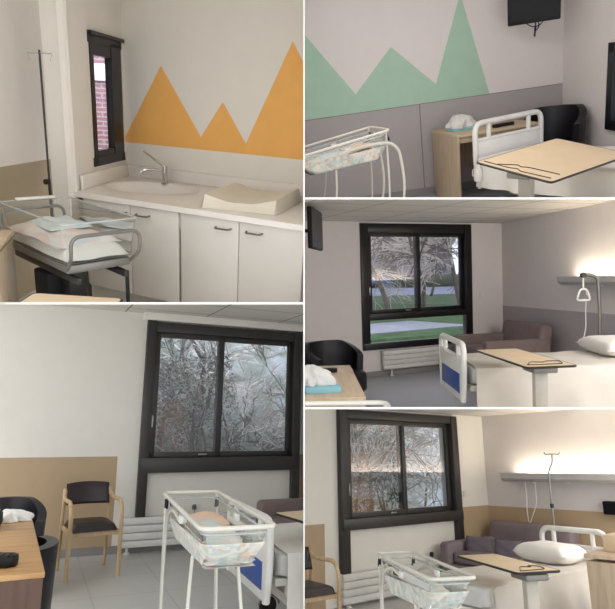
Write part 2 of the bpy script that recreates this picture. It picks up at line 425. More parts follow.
def bed(label, L=2.1, W=.92, zm=.64, zf=.95, zh=1.0, end_blue=True, hdrop=.36, head=True, foot=True):
    """hospital bed: foot at -X, head at +X"""
    t = thing('hospital_bed', label, 'bed', 'hospital beds')
    MB().prism(rrect(L*.96, W*.94, .06), zm-.15, zm-.012, bev=.03).obj('mattress', M['mattress'], t)
    MB().box((0, 0, zm-.19), (L*.97, W*.86, .05), bev=.01).box((0, -W*.42, zm-.24), (L*.9, .05, .07), bev=.01).box((0, W*.42, zm-.24), (L*.9, .05, .07), bev=.01).obj('platform', M['cream'], t)
    MB().box((0, 0, .22), (L*.78, W*.5, .07), bev=.015).box((-L*.28, 0, .32), (.12, W*.36, .2), bev=.02).box((L*.28, 0, .32), (.12, W*.36, .2), bev=.02).obj('chassis', M['cream'], t)
    for sx in (-1, 1):
        for sy in (-1, 1):
            x, y = sx*L*.38, sy*W*.36
            c = MB().lathe([(0, -.02), (.06, -.02), (.068, -.008), (.068, .008), (.06, .02), (0, .02)], n=22).xf(Matrix.Translation((x, y, .07)) @ Matrix.Rotation(R(90), 4, 'X')).obj('castor', M['rubber'], t)
            MB().tube(arc((x, y-.028, .07), .082, 10, 170, 10, 'xz'), .009, n=6).obj('castor_guard', M['greytube'], c)
            MB().box((x, y, .165), (.06, .07, .06), bev=.015).obj('castor_fork', M['cream'], c)
    def endboard(x, z1, nm):
        z0 = zm-.3; h = z1-z0
        b = MB(); w = W*.98
        out = fillet([(-w/2+.03, 0), (-w/2, h*.9), (-w/2+.05, h), (w/2-.05, h), (w/2, h*.9), (w/2-.03, 0)] and
                     [Vector((-w/2+.05, 0, 0)), Vector((-w/2, h*.4, 0)), Vector((-w/2, h, 0)), Vector((w/2, h, 0)), Vector((w/2, h*.4, 0)), Vector((w/2-.05, 0, 0))], .09, 5)
        # frame tube ring, and panel with an open hand hole above it
        ring = [Vector((x, p.x, z0+p.y)) for p in out]
        MBf = MB().tube(ring, .026, False, 10)
        MBf.tube([(x, -w/2+.02, z0+h*.74), (x, w/2-.02, z0+h*.74)], .02, n=8)
        for sy in (-1, 1): MBf.tube([(x, sy*w*.3, z0+h*.72), (x, sy*w*.3, z0+h*.99)], .022, n=8)
        fr = MBf.obj(nm, M['white_plastic'], t)
        MB().box((x, 0, z0+h*.37), (.032, w*.95, h*.74), bev=.012).obj('board_panel', M['white_plastic'], fr)
        if end_blue:
            for sgn in (-1, 1):
                MB().box((x+sgn*.018, 0, z0+h*.30), (.006, w*.8, h*.34), bev=.002).obj('blue_panel', M['blue'], fr)
    if foot: endboard(-L/2-.03, zf, 'footboard')
    if head: endboard(L/2+.03, zh, 'headboard')
    return t

def bed_sheet(label, L=2.1, W=.92, zm=.64, x0=-.45, x1=.5, drop=.3, mat='sheet', seed=1, foot_drop=0.):
    t = thing('bed_sheet', label, 'sheet')
    rd = random.Random(seed); ph = [rd.uniform(0, 6) for _ in range(6)]
    hw = W/2+.012; tot = 2*hw + 2*drop
    def f(u, v):
        x = (x0 + (x1-x0)*u)*L
        s = v*tot
        if s < drop: k = (drop-s)/drop; y = -hw - .018*k*(1+1.2*math.sin(17*u+ph[0]+2*k)+.9*math.sin(31*u+ph[1]-2*k)); z = zm - k*drop*(1+.05*math.sin(6*u+ph[3]))
        elif s > drop+2*hw: k = (s-drop-2*hw)/drop; y = hw + .018*k*(1+1.2*math.sin(15*u+ph[2])+.6*math.sin(27*u+ph[1])); z = zm - k*drop
        else:
            y = -hw + (s-drop); e = min(1, (hw-abs(y))/.04)
            z = zm - .012*(1-e)**2 + .007*math.sin(13*u+3*y+ph[4])*math.sin(5*y+ph[5]) + .004*math.sin(30*u+9*y+2*math.sin(11*u))*math.sin(7*y+4*u)
        if foot_drop and u < .06:
            q = (1-u/.06); z -= foot_drop*q; x += q*.06*(x1-x0)*L - .012
        return Vector((x, y, z))
    b = MB(); b.grid(f, 70, 46); b.thick(.006)
    b.obj('cover', M[mat], t, 50)
    return t

def overbed_table(label, L=.86, W=.42, H=.83, col=(.30, 0), tilt=0):
    """rounded board with black edging on an off-centre column; board long axis is Y"""
    t = thing('overbed_table', label, 'overbed table', 'overbed tables')
    pr = rrect(W, L, .03, 4)
    K = Matrix.Translation((0, 0, H)) @ Matrix.Rotation(R(tilt), 4, 'Y')
    tp = MB().prism(pr, -.014, 0, K, bev=.002).obj('tabletop', M['board'], t)
    MB().tube([K @ Vector((x, y, -.007)) for x, y in pr], .0085, True, 6).obj('edge_trim', M['edge'], tp)
    cy, cx = col[0]*-1, col[1]
    MB().box((cx, cy, H*.5+.03), (.10, .06, H-.1), bev=.012).obj('column', M['pedestal'], t)
    MB().box((cx, cy, H*.22), (.12, .08, H*.36), bev=.012).obj('column_sleeve', M['pedestal'], t)
    MB().box((cx, cy, H-.045), (.18, .2, .045), bev=.012).obj('bracket', M['greytube'], t)
    b = MB().box((0, cy-.03, .07), (.06, .1, .05), bev=.012)
    for sx in (-1, 1): b.tube(fillet([(0, cy, .06), (sx*.2, cy, .06), (sx*.2, cy+.6, .05)], .1, 5), .022, n=8)
    b.obj('base', M['cream'], t)
    for sx in (-1, 1):
        for yy in (cy, cy+.58): MB().lathe([(0, -.012), (.026, -.012), (.026, .012), (0, .012)], n=14).xf(Matrix.Translation((sx*.2, yy, .026)) @ Matrix.Rotation(R(90), 4, 'Y')).obj('castor', M['rubber'], t)
    return t

def strap(label, pts, H=.83, r=.003, tilt=0):
    K = Matrix.Translation((0, 0, H)) @ Matrix.Rotation(R(tilt), 4, 'Y')
    t = MB().tube(fillet([K @ Vector((x, y, r)) for x, y in pts], .03, 4), r, n=6).obj('strap', M['cord'])
    return tag(t, label, 'strap')

def tub_chair(label, W=.66, D=.62, H=.74, mat='blackvinyl', group='black tub armchairs'):
    """rounded armchair, back to +Y"""
    t = thing('tub_chair', label, 'armchair', group)
    def shell(u, v):
        a = R(-28 + 236*u); c = math.cos(a); s_ = math.sin(a)
        top = H - .17*max(0, -s_+.45)**1.2 if s_ < .45 else H
        top = H - .16*(1-max(0, min(1, (s_+.45)/1.1)))
        z = .16 + (top-.16)*v
        k = .94 + .06*v
        return Vector((W/2*c*k, D/2*s_*k, z))
    b = MB().grid(shell, 36, 8); b.thick(.07)
    b.obj('shell', M[mat], t, 55)
    MB().prism([(x*.78, y*.86-.03) for x, y in rrect(W, D, .14, 5)], .2, .43, bev=.04).obj('seat', M[mat], t)
    for sx in (-1, 1):
        for sy in (-1, 1): MB().cyl((sx*W*.3, sy*D*.3, .17), (sx*W*.32, sy*D*.32, 0), .018, .013).obj('leg', M['darksteel'], t)
    return t

def arm_chair(label, W=.56, D=.54, H=.8):
    """visitor chair with curved wooden arms, back to +Y"""
    t = thing('visitor_chair', label, 'chair', 'wooden visitor chairs')
    for sx in (-1, 1):
        x = sx*(W/2-.02)
        p = fillet([(x, -D*.46, 0), (x, -D*.46, .56), (x, -D*.34, .66), (x, D*.2, .655), (x*.93, D*.36, H*.94)], .14, 6)
        MB().tube(p, .019, n=8).obj('arm', M['beech'], t)
        MB().tube([(x*.93, D*.30, H*.93), (x*.95, D*.33, .62), (x*.96, D*.44, 0)], .017, n=8).obj('leg', M['beech'], t)
    fr = MB()
    for sx in (-1, 1): fr.box((sx*(W/2-.045), -.02, .385), (.025, D*.8, .05), bev=.006)
    fr.box((0, -D*.4, .385), (W-.08, .025, .05), bev=.006).box((0, D*.36, .385), (W-.08, .025, .05), bev=.006)
    fr.obj('seat_frame', M['beech'], t)
    def seat(u, v):
        x, y = 2*u-1, 2*v-1
        e = max(0, (1-x**6)*(1-y**6))
        return Vector((x*(W/2-.045), y*D*.44-.02, .405 + .07*e**.35))
    b = MB().grid(seat, 14, 14); b.grid(lambda u, v: Vector(((2*u-1)*(W/2-.045), (2*v-1)*D*.44-.02, .405)), 14, 14)
    b.obj('seat', M['brownvinyl'], t)
    def back(sg):
        def f(u, v):
            x, z = 2*u-1, 2*v-1
            e = max(0, (1-x**6)*(1-z**4))**.4
            return Vector((x*(W/2-.045), D*.31 + .055*(1-x*x) + .03*z + sg*.024*e, H-.09 + z*.095 + .012*(1-x*x)*(1 if z > 0 else 0)))
        return f
    b = MB().grid(back(1), 16, 10).grid(back(-1), 16, 10)
    b.obj('backrest', M['brownvinyl'], t)
    return t

def desk(label, W=1.1, D=.6, H=.75, top='oak', side='oak_dim', drawers=True):
    t = thing('desk', label, 'desk', 'wooden desks')
    MB().box((0, 0, H-.0125), (W, D, .025), bev=.003).obj('desktop', M[top], t)
    for sx in (-1, 1): MB().box((sx*(W/2-.0125), .0, (H-.025)/2), (.025, D-.01, H-.025), bev=.002).obj('side_panel', M[side], t)
    MB().box((0, D/2-.03, H*.66), (W-.05, .018, H*.5)).obj('back_panel', M[side], t)
    MB().box((0, -D/2+.03, H-.055), (W-.05, .018, .06), bev=.002).obj('front_rail', M[side], t)
    return t

def sofa(label, W=1.3, D=.8, H=.78, mat='sofa', arm_h=.56, group='grey sleeper sofas'):
    """two seat sofa, back to +Y"""
    t = thing('sofa', label, 'sofa', group)
    MB().box((0, -.03, .2), (W*.98, D*.88, .22), bev=.03).obj('base', M[mat], t)
    for sx in (-1, 1): MB().box((sx*(W/2-.075), -.02, arm_h/2+.04), (.15, D*.92, arm_h-.08), bev=.05, seg=4).obj('armrest', M[mat], t)
    MB().box((0, -.06, .38), (W-.3, D*.74, .14), bev=.04, seg=4).obj('seat_cushion', M[mat], t)
    MB().box((0, D*.36, H*.56+.02), (W*.96, .2, H*.78), rot=(R(-10), 0, 0), bev=.07, seg=4).obj('backrest', M[mat], t)
    for sx in (-1, 1):
        for sy in (-1, 1): MB().cyl((sx*W*.42, sy*D*.34, .1), (sx*W*.42, sy*D*.34, 0), .02, .016).obj('foot', M['rubber'], t)
    return t

def radiator(label, W=1.6, H=.32, z=.1, valve=True, foot_x=None):
    """low convector of stacked flat panels; front to -Y, back at Y=0"""
    t = thing('radiator', label, 'radiator', 'low white radiators')
    n = 4; ph = (H)/n
    for k in range(n):
        MB().box((0, -.055, z + ph*(k+.5)), (W, .05, ph-.012), bev=.006).obj('panel', M['white_plastic'], t)
    MB().box((0, -.03, z+H/2), (W-.01, .05, H-.01)).obj('core', M['lampbody'], t)
    for x in (foot_x or (-W*.42, W*.42)):
        MB().cyl((x, -.05, 0), (x, -.05, z+.02), .014).lathe([(.035, 0), (.035, .012), (.014, .02)], (x, -.05, 0), 14).obj('foot', M['white_plastic'], t)
    if valve:
        v = MB().cyl((valve, -.05, z+H+.0), (valve, -.05, z+H+.05), .012).obj('valve', M['chrome'], t)
        MB().lathe([(.0, 0), (.024, .004), (.026, .03), (.02, .055), (0, .058)], (valve, -.05, z+H+.045), 14).obj('valve_knob', M['rubber'], v)
    return t

def bed_lamp(label, W=1.7, D=.2, H=.11):
    """long wall trunk with an up-light; wall at Y=0, front at -Y"""
    t = thing('bedhead_lamp', label, 'lamp', 'bedhead wall lamps')
    pr = [(0, 0), (-D*.72, .0), (-D*.95, H*.35), (-D, H*.95), (-D*.93, H), (-D*.86, H*.75), (0, H*.7)]
    mt = Matrix(((0, 0, 1, 0), (1, 0, 0, 0), (0, 1, 0, 0), (0, 0, 0, 1)))
    MB().prism(pr, -W/2, W/2, mt, .004).obj('housing', M['lampbody'], t)
    MB().box((0, -D*.42, H*.74), (W*.9, D*.5, .012)).obj('diffuser', M['lamp'], t)
    for s in (-1, 1): MB().prism([(x*1.01, y*1.01) for x, y in pr], s*W/2-.004, s*W/2+.004, mt).obj('end_cap', M['lampbody'], t)
    for x in (-.38, -.22, .3): MB().box((W*x, -D*.5, -.008), (.16, .05, .016), bev=.004).obj('socket_strip', M['white_plastic'], t)
    return t

def window_unit(name, W, H, mat='black', lower=0., post_low=0., top_post=0., fw=.09, jamb=.1, sash=.055, sill=.13, mid=0.):
    """sliding window; local origin at lower left of the glazed frame, room side at -Y; structure"""
    m = M[mat]
    b = MB()
    b.box((jamb/2, .0, (H-post_low+top_post)/2), (jamb, .1, H+post_low+top_post), bev=.006)
    b.box((W-jamb/2, .0, (H-post_low)/2), (jamb, .1, H+post_low), bev=.006)
    b.box((W/2, .005, H-fw/2), (W-.02, .09, fw), bev=.005)
    b.box((W/2, -.01, sill/2), (W-.02, .11, sill), bev=.005)
    if lower: b.box((W/2, .0, lower), (W-.02, .09, .1), bev=.005)
    fr = struct(b.obj(name, m))
    z0 = (lower+.05) if lower else sill; z1 = H-fw; x0, x1 = jamb, W-jamb; xm = (x0+x1)/2 + mid
    def sash_at(a, c, y):
        q = MB(); s_ = sash
        q.box(((a+c)/2, y, z1-s_/2), (c-a, .04, s_), bev=.004).box(((a+c)/2, y, z0+s_/2), (c-a, .04, s_), bev=.004)
        q.box((a+s_/2, y, (z0+z1)/2), (s_, .04, z1-z0), bev=.004).box((c-s_/2, y, (z0+z1)/2), (s_, .04, z1-z0), bev=.004)
        o = q.obj('sash', m, fr)
        MB().box(((a+c)/2, y, (z0+z1)/2), (c-a-2*s_+.01, .006, z1-z0-2*s_+.01)).obj('pane', M['pane'], o)
        return o
    s1 = sash_at(x0, xm+.04, .0); s2 = sash_at(xm-.03, x1, .045)
    MB().box((x0+.018, -.026, z0+(z1-z0)*.28), (.02, .014, .13), bev=.005).obj('handle', M['steel'], s1)
    MB().box((x0+(xm-x0)*.78, -.022, z0+.03), (.1, .01, .018), bev=.003).obj('latch', M['steel'], s1)
    if lower:
        MB().box((W/2, .01, (sill+lower-.05)/2), (W-2*jamb+.01, .006, lower-.05-sill+.01)).obj('lower_pane', M['pane_clean'], fr)
    return fr

def nightstand(label, W=.5, D=.45, H=.85, mat='oak', side='oak_dim'):
    """bedside cabinet, front to -Y"""
    t = thing('bedside_cabinet', label, 'bedside cabinet', 'oak bedside cabinets')
    MB().box((0, 0, H*.5), (W, D, H-.1), bev=.004).obj('body', M[side], t)
    MB().box((0, 0, H-.015), (W+.02, D+.02, .03), bev=.006).obj('top', M[mat], t)
    d = MB().box((0, -D/2-.009, H-.14), (W-.02, .018, .16), bev=.003).obj('drawer', M[mat], t)
    MB().tube(fillet([(-.06, -D/2-.018, H-.14), (-.06, -D/2-.045, H-.14), (.06, -D/2-.045, H-.14), (.06, -D/2-.018, H-.14)], .015), .005, n=6).obj('handle', M['steel'], d)
    d = MB().box((0, -D/2-.009, (H-.23)/2+.04), (W-.02, .018, H-.33), bev=.003).obj('door', M[mat], t)
    MB().tube(fillet([(.18, -D/2-.018, H*.5), (.18, -D/2-.045, H*.5), (.18, -D/2-.045, H*.62), (.18, -D/2-.018, H*.62)], .015), .005, n=6).obj('handle', M['steel'], d)
    for sx in (-1, 1):
        for sy in (-1, 1): MB().lathe([(0, -.012), (.025, -.012), (.025, .012), (0, .012)], n=12).xf(Matrix.Translation((sx*(W/2-.05), sy*(D/2-.05), .025)) @ Matrix.Rotation(R(90), 4, 'Y')).obj('castor', M['rubber'], t)
    return t

def crumple(name, label, cat, w, d, h, mat, seed=1):
    rd = random.Random(seed); ph = [rd.uniform(0, 6) for _ in range(8)]
    def f(u, v):
        a = 2*PI*u; r = math.sin(PI/2*min(1, v*1.0))
        k = 1 + .22*math.sin(3*a+ph[0]) + .16*math.sin(7*a+ph[1]+4*v) + .1*math.sin(11*a+ph[2]-7*v)
        hz = h*(1-v**1.6)*(1 + .25*math.sin(4*a+ph[3]+6*v)*v)
        return Vector((w/2*r*k*math.cos(a), d/2*r*k*math.sin(a), max(.001, hz)))
    b = MB().grid(f, 40, 14, wrap=True)
    bmesh.ops.remove_doubles(b.bm, verts=b.bm.verts[:], dist=.0004)
    bmesh.ops.holes_fill(b.bm, edges=[e for e in b.bm.edges if e.is_boundary])
    return tag(b.obj(name, M[mat], None, 60), label, cat)

def handset(label, cat='phone', name='phone', L=.17, W=.05, H=.03):
    t = thing(name, label, cat)
    MB().prism(rrect(W, L, W*.3), 0, H, bev=H*.3).obj('case', M['tvblack'], t)
    b = MB()
    for j in range(4):
        for k in range(3): b.box(((k-1)*W*.26, -L*.32+j*L*.12, H+.001), (W*.16, L*.06, .003))
    b.obj('keypad', M['darksteel'], t)
    return t

def bare_tree(name, label, cat, h=5., r=.09, lev=4, seed=1, mat='twig', trunk='bark', n0=5, spread=.55, group=None, droop=0., minr=.004, ymin=-99.):
    rd = random.Random(seed)
    t = thing(name, label, cat, group)
    tr = MB(); br = MB()
    def grow(p, d, L, r_, k):
        steps = 4; pts = [p]; q = p.copy(); dd = d.copy()
        for s_ in range(steps):
            dd = (dd + Vector((rd.gauss(0, .16), rd.gauss(0, .16), rd.gauss(0, .1) - droop*(k > 0)))).normalized()
            if q.y + dd.y*L/steps < ymin: dd.y = abs(dd.y)
            q = q + dd*L/steps; pts.append(q.copy())
        (tr if k == 0 else br).tube(pts, [max(minr, r_*(1-.45*j/steps)) for j in range(steps+1)], n=7 if k == 0 else 3, caps=False)
        if k >= lev: return
        for c in range(n0 if k < 2 else n0-1):
            j = rd.randint(1 if k else 2, steps)
            nd = (dd + Vector((rd.gauss(0, spread), rd.gauss(0, spread), rd.gauss(.12, spread*.7)))).normalized()
            grow(pts[j], nd, L*rd.uniform(.5, .78), r_*.5, k+1)
    grow(Vector((0, 0, 0)), Vector((rd.gauss(0, .08), rd.gauss(0, .08), 1)).normalized(), h*.42, r, 0)
    tr.obj('trunk', M[trunk], t); br.obj('branches', M[mat], t)
    return t

def leafy(name, label, cat, w, d, h, n, mat, seed=1, size=.04):
    rd = random.Random(seed); b = MB()
    for k in range(n):
        a = rd.uniform(0, 2*PI); q = rd.random()**.4; zz = rd.random()
        c = Vector((w/2*q*math.cos(a)*(1-.35*zz**2), d/2*q*math.sin(a), .05+h*zz))
        e = Euler((rd.uniform(0, 6), rd.uniform(0, 6), rd.uniform(0, 6))).to_matrix(); s_ = size*rd.uniform(.6, 1.3)
        b.poly([c + e @ Vector(v)*s_ for v in ((-.5, 0, 0), (0, -.28, .06), (.5, 0, 0), (0, .28, .06))])
    t = thing(name, label, cat)
    b.obj('foliage', M[mat], t)
    MB().cyl((0, 0, 0), (.02, 0, h*.6), .04, .02, n=8).obj('stem', M['bark'], t)
    return t

def car(label, mat):
    t = thing('car', label, 'car', None)
    prof = [(-2.1, .35), (-2.12, .75), (-1.6, .9), (-1.0, 1.38), (.55, 1.42), (1.25, .98), (2.0, .85), (2.12, .6), (2.1, .35)]
    mt = Matrix(((1, 0, 0, 0), (0, 0, 1, 0), (0, 1, 0, 0), (0, 0, 0, 1)))
    MB().prism(prof, -.82, .82, mt, .06).obj('body', M[mat], t)
    for sy in (-1, 1): MB().prism([(-1.3, .98), (-.92, 1.3), (.5, 1.33), (1.02, 1.0)], sy*.825-.004, sy*.825+.004, mt).obj('side_window', M['dkglass'], t)
    for sx in (-1, 1):
        for sy in (-1, 1): MB().lathe([(0, -.1), (.28, -.1), (.31, -.05), (.31, .05), (.28, .1), (0, .1)], n=18).xf(Matrix.Translation((sx*1.3, sy*.74, .31)) @ Matrix.Rotation(R(90), 4, 'X')).obj('wheel', M['rubber'], t)
    return t

def wall(name, x0, x1, z0, z1, mat, hole=None, th=.2, extra=None, y=0.):
    """wall slab whose room face is the plane Y=y (room on the -Y side), optional rectangular hole and paint fields"""
    b = MB()
    if hole:
        a, c, d, e = hole
        for q in ((x0, a, z0, z1), (c, x1, z0, z1), (a, c, z0, d), (a, c, e, z1)):
            if q[1]-q[0] > 1e-4 and q[3]-q[2] > 1e-4: b.box(((q[0]+q[1])/2, y+th/2, (q[2]+q[3])/2), (q[1]-q[0], th, q[3]-q[2]), m=M[mat])
    else: b.box(((x0+x1)/2, y+th/2, (z0+z1)/2), (x1-x0, th, z1-z0), m=M[mat])
    for pts, mm, off in (extra or []): b.poly([(px, y-off, pz) for px, pz in pts], M[mm])
    return struct(b.obj(name, M[mat]))
def rect(x0, x1, z0, z1): return [(x0, z0), (x1, z0), (x1, z1), (x0, z1)]
def slab(name, x0, x1, y0, y1, z0, z1, mat):
    return struct(MB().box(((x0+x1)/2, (y0+y1)/2, (z0+z1)/2), (x1-x0, y1-y0, z1-z0)).obj(name, M[mat]))
# ================================================================== top left: sink counter room
r1 = Room(18.4, 3.5, 114, 1.62, [('r', 303.4), ('b', 302.2)])
YB = 4.44
mur = [(-3.90, 1.20), (-3.90, 1.235), (-3.477, 1.862), (-3.068, 1.304), (-2.852, 1.60), (-2.623, 1.281), (-2.233, 2.07), (-1.70, 1.05+.24), (-1.70, 1.20)]
r1.put(wall('wall_back', -3.90, -1.2, -.05, 2.9, 'wall_warm', extra=[(mur, 'orange', .002)]), 0, YB)
LWR = 111.2
r1.put(wall('wall_left', -1.135, .05, -.05, 2.9, 'wall_warm', hole=(-.72, -.07, 1.047, 2.06), th=.04), -3.89, YB, 0, LWR)
r1.put(struct(MB().box((-3.585, 3.40, 1.3), (.22, .03, 2.7)).box((-3.68, 3.5, 1.3), (.03, .2, 2.7)).obj('trim_1', M['wall_white'])))
r1.put(wall('wall_side', -2.6, .3, -.05, 2.9, 'wall_warm', extra=[(rect(-2.6, .3, 0, 1.05), 'beige_dark', .002)]), -4.12, 3.6, 0, 110)
r1.put(slab('floor', -5.2, -1.0, .9, 4.7, -.06, 0, 'floor_grey'))
r1.put(slab('ceiling', -5.5, -1.0, .6, 4.7, 2.62, 2.68, 'ceiling'))
# narrow window in the short wall
w = MB()
w.box((-.395, .015, 2.015), (.69, .05, .08)).box((-.395, .015, 1.08), (.69, .05, .07)).box((-.695, .015, 1.55), (.05, .05, 1.0)).box((-.10, .015, 1.55), (.06, .05, 1.0))
w.box((-.38, -.010, 2.045), (.70, .04, .028))
w1 = struct(w.obj('window_1', M['black']))
q = MB(); q.box((-.40, .02, 1.94), (.56, .05, .10)).box((-.40, .02, 1.135), (.56, .05, .06)).box((-.66, .02, 1.55), (.03, .05, .9)).box((-.205, .02, 1.55), (.17, .06, .9))
sh = q.obj('sash', M['black'], w1)
MB().box((-.47, .025, 1.53), (.38, .006, .8)).obj('pane', M['pane_clean'], sh)
r1.put(w1, -3.89, YB, 0, LWR)
b = MB()
b.box((0, .1, 1.5), (8, .2, 6), m=M['brick']).box((0, -.02, 1.95), (8, .06, .28), m=M['band']).box((0, -.03, .05), (8, .08, .5), m=M['band']).box((0, -.01, -.9), (8, .04, 1.3), m=M['dkglass'])
r1.put(tag(b.obj('brick_building', M['brick']), 'red brick building with a pale band outside the narrow window', 'building'), -8.2, 8.6, 0, 43)

# moulded worktop with basin and upstand
XR, YF = -1.1, 3.385
BC, BR = (-3.22, 3.96), (.40, .30)
t = MB(); outer = [(-3.478, YF), (XR, YF), (XR, YB-.004), (-3.886, YB-.004)]
N = 40; el = [(BC[0]+BR[0]*math.cos(2*PI*k/N), BC[1]+BR[1]*math.sin(2*PI*k/N)) for k in range(N)]
for z in (.9, .862):
    vo = [t.bm.verts.new((x, y, z)) for x, y in outer]; vi = [t.bm.verts.new((x, y, z)) for x, y in el]
    es = [t.bm.edges.new((vo[k], vo[(k+1) % 4])) for k in range(4)] + [t.bm.edges.new((vi[k], vi[(k+1) % N])) for k in range(N)]
    bmesh.ops.triangle_fill(t.bm, use_beauty=True, edges=es)
    if z == .9: uo, ui = vo, vi
for A, B in ((uo, vo), (ui, vi)):
    for k in range(len(A)): t.bm.faces.new((A[k], A[(k+1) % len(A)], B[(k+1) % len(A)], B[k]))
top = t.obj('worktop', M['worktop']); tag(top, 'long white moulded worktop with an oval basin under the orange mural', 'worktop')
MB().box(((XR-3.88)/2, YB-.016, .95), (XR+3.88, .024, .1), bev=.006).obj('upstand', M['worktop'], top)
up = MB().box((-.515, -.016, .955), (1.03, .024, .11), bev=.006); up.xf(Matrix.Translation((-3.885, YB, 0)) @ Matrix.Rotation(R(LWR), 4, 'Z')); up.obj('end_upstand', M['worktop'], top)
bw = MB(); rings = []
for rr_, zz in ((1.04, .902), (1.0, .906), (.96, .900), (.90, .87), (.78, .82), (.5, .785), (.15, .775)):
    rings.append([bw.bm.verts.new((BC[0]+BR[0]*rr_*math.cos(2*PI*k/N), BC[1]+BR[1]*rr_*math.sin(2*PI*k/N), zz)) for k in range(N)])
for A, B in zip(rings, rings[1:]):
    for k in range(N): bw.bm.faces.new((A[k], A[(k+1) % N], B[(k+1) % N], B[k]))
bw.bm.faces.new(rings[-1])
bw.obj('basin', M['worktop'], top)
MB().lathe([(.024, 0), (.024, .003), (0, .003)], (BC[0], BC[1], .776), 16).obj('drain', M['chrome'], top)
r1.put(top)
def cabinet(label, x0, x1, doors):
    t = thing('base_cabinet', label, 'cabinet', 'white base cabinets')
    MB().box(((x0+x1)/2, (YF+.03+YB)/2, .46), (x1-x0-.004, YB-YF-.08, .56)).box(((x0+x1)/2, YF+.06, .80), (x1-x0-.004, .04, .12)).obj('body', M['laminate'], t)
    MB().box(((x0+x1)/2, YF+.09, .09), (x1-x0, .02, .18)).obj('plinth', M['laminate'], t)
    for a, c, hx in doors:
        d = MB().box(((a+c)/2, YF+.032, .52), (c-a-.006, .02, .675), bev=.003).obj('door', M['laminate'], t)
        MB().tube(fillet([(hx-.06, YF+.024, .80), (hx-.055, YF-.01, .795), (hx+.055, YF-.01, .795), (hx+.06, YF+.024, .80)], .02), .0065, n=6).obj('handle', M['handle'], d)
    return r1.put(t)
cabinet('white double cupboard below the basin, left of the dark joint', -3.44, -2.535, [(-3.40, -2.97, -3.06), (-2.97, -2.54, -2.85)])
cabinet('white double cupboard below the baby changing pad', -2.53, -1.1, [(-2.525, -2.05, -2.17), (-2.05, -1.57, -1.93)])
t = thing('mixer_tap', 'chrome mixer tap with a long lever behind the basin', 'tap')
MB().cyl((0, 0, 0), (0, 0, .15), .02, .022).lathe([(.032, 0), (.032, .008), (.02, .014)], n=16).obj('body', M['chrome'], t)
MB().tube(fillet([(0, 0, .09), (-.05, -.04, .12), (-.13, -.11, .115), (-.15, -.13, .09)], .05), .011, n=8).obj('spout', M['chrome'], t)
MB().tube([(0, 0, .15), (-.02, -.02, .165), (-.145, -.10, .27)], [.014, .011, .008], n=8).obj('lever', M['chrome'], t)
r1.put(t, -3.30, 4.24, .9)
# changing pad: shallow wedge with raised sides
def padf(u, v):
    x, y = (u-.5)*.56, (v-.5)*.70
    ex = min(1, min(u, 1-u)/.04); ey = min(1, min(v, 1-v)/.04)
    side = max(0, abs(2*u-1)-.25)/.75
    z = .05 + .05*side**1.3 + .012*v
    return Vector((x, y, z*(min(ex, ey))**.3))
b = MB().grid(padf, 26, 20); b.grid(lambda u, v: Vector(((u-.5)*.56, (v-.5)*.70, 0)), 26, 20)
bmesh.ops.remove_doubles(b.bm, verts=b.bm.verts[:], dist=.0005)
r1.put(tag(b.obj('changing_pad', M['padvinyl'], None, 50), 'cream dished baby changing pad on the white worktop', 'changing pad'), -2.20, 3.86, .901, 12)
# drip stand by the pillar
t = thing('drip_stand', 'thin drip stand with two clear hooks against the pillar', 'drip stand')
MB().cyl((0, 0, .05), (0, 0, 1.0), .011).obj('pole', M['darksteel'], t)
MB().cyl((0, 0, .98), (0, 0, 1.87), .0075).obj('inner_pole', M['darksteel'], t)
MB().tube(fillet([(-.10, 0, 1.80), (-.115, 0, 1.85), (-.09, 0, 1.845), (0, 0, 1.85), (.09, 0, 1.845), (.115, 0, 1.85), (.10, 0, 1.80)], .02), .004, n=6).obj('hook', M['clearedge'], t)
MB().lathe([(0, 0), (.02, .006), (.02, .03), (0, .036)], n=12).xf(Matrix.Translation((.012, -.02, .98)) @ Matrix.Rotation(R(90), 4, 'X')).obj('knob', M['rubber'], t)
b = MB()
for k in range(5): b.tube([(0, 0, .06), (.2*math.cos(2*PI*k/5), .2*math.sin(2*PI*k/5), .05)], .012, n=6)
b.obj('base', M['darksteel'], t)
for k in range(5): MB().lathe([(0, -.01), (.024, -.01), (.024, .01), (0, .01)], n=12).xf(Matrix.Translation((.2*math.cos(2*PI*k/5), .2*math.sin(2*PI*k/5), .024)) @ Matrix.Rotation(R(90), 4, 'Y')).obj('castor', M['rubber'], t)
r1.put(t, -3.565, 3.24)
# clear-sided bassinet on a trolley
t = thing('bassinet', 'clear plastic bassinet with grey end rails on a dark trolley beside the sink cupboards', 'bassinet')
W, L, H = .46, .86, .93
b = MB(); zb = .70
def rr(w, l, z): return [Vector((x, y, z)) for x, y in rrect(w, l, .04, 4)]
ra, rb = rr(W, L, H), rr(W*.9, L*.92, zb); n = len(ra)
va = [b.bm.verts.new(p) for p in ra]; vb = [b.bm.verts.new(p) for p in rb]
for k in range(n): b.bm.faces.new((va[k], va[(k+1) % n], vb[(k+1) % n], vb[k]))
b.bm.faces.new(vb)
tub = b.obj('tub', M['clearbox'], t)
MB().tube(ra, .006, True, 6).obj('lip', M['clearedge'], tub)
MB().box((0, L/2-.01, H+.012), (W*.55, .035, .015), bev=.005).obj('label_holder', M['white_plastic'], tub)
MB().box((0, 0, .665), (W*.86, L*.9, .05), bev=.012).obj('tray', M['greytube'], t)
for sy in (-1, 1):
    y = sy*(L/2+.02)
    MB().tube(fillet([(-W*.43, y*.84, .665), (-W*.46, y*1.04, .74), (-W*.46, y*1.05, .87), (W*.46, y*1.05, .87), (W*.46, y*1.04, .74), (W*.43, y*.84, .665)], .08, 6), .011, n=8).obj('end_rail', M['greytube'], t)
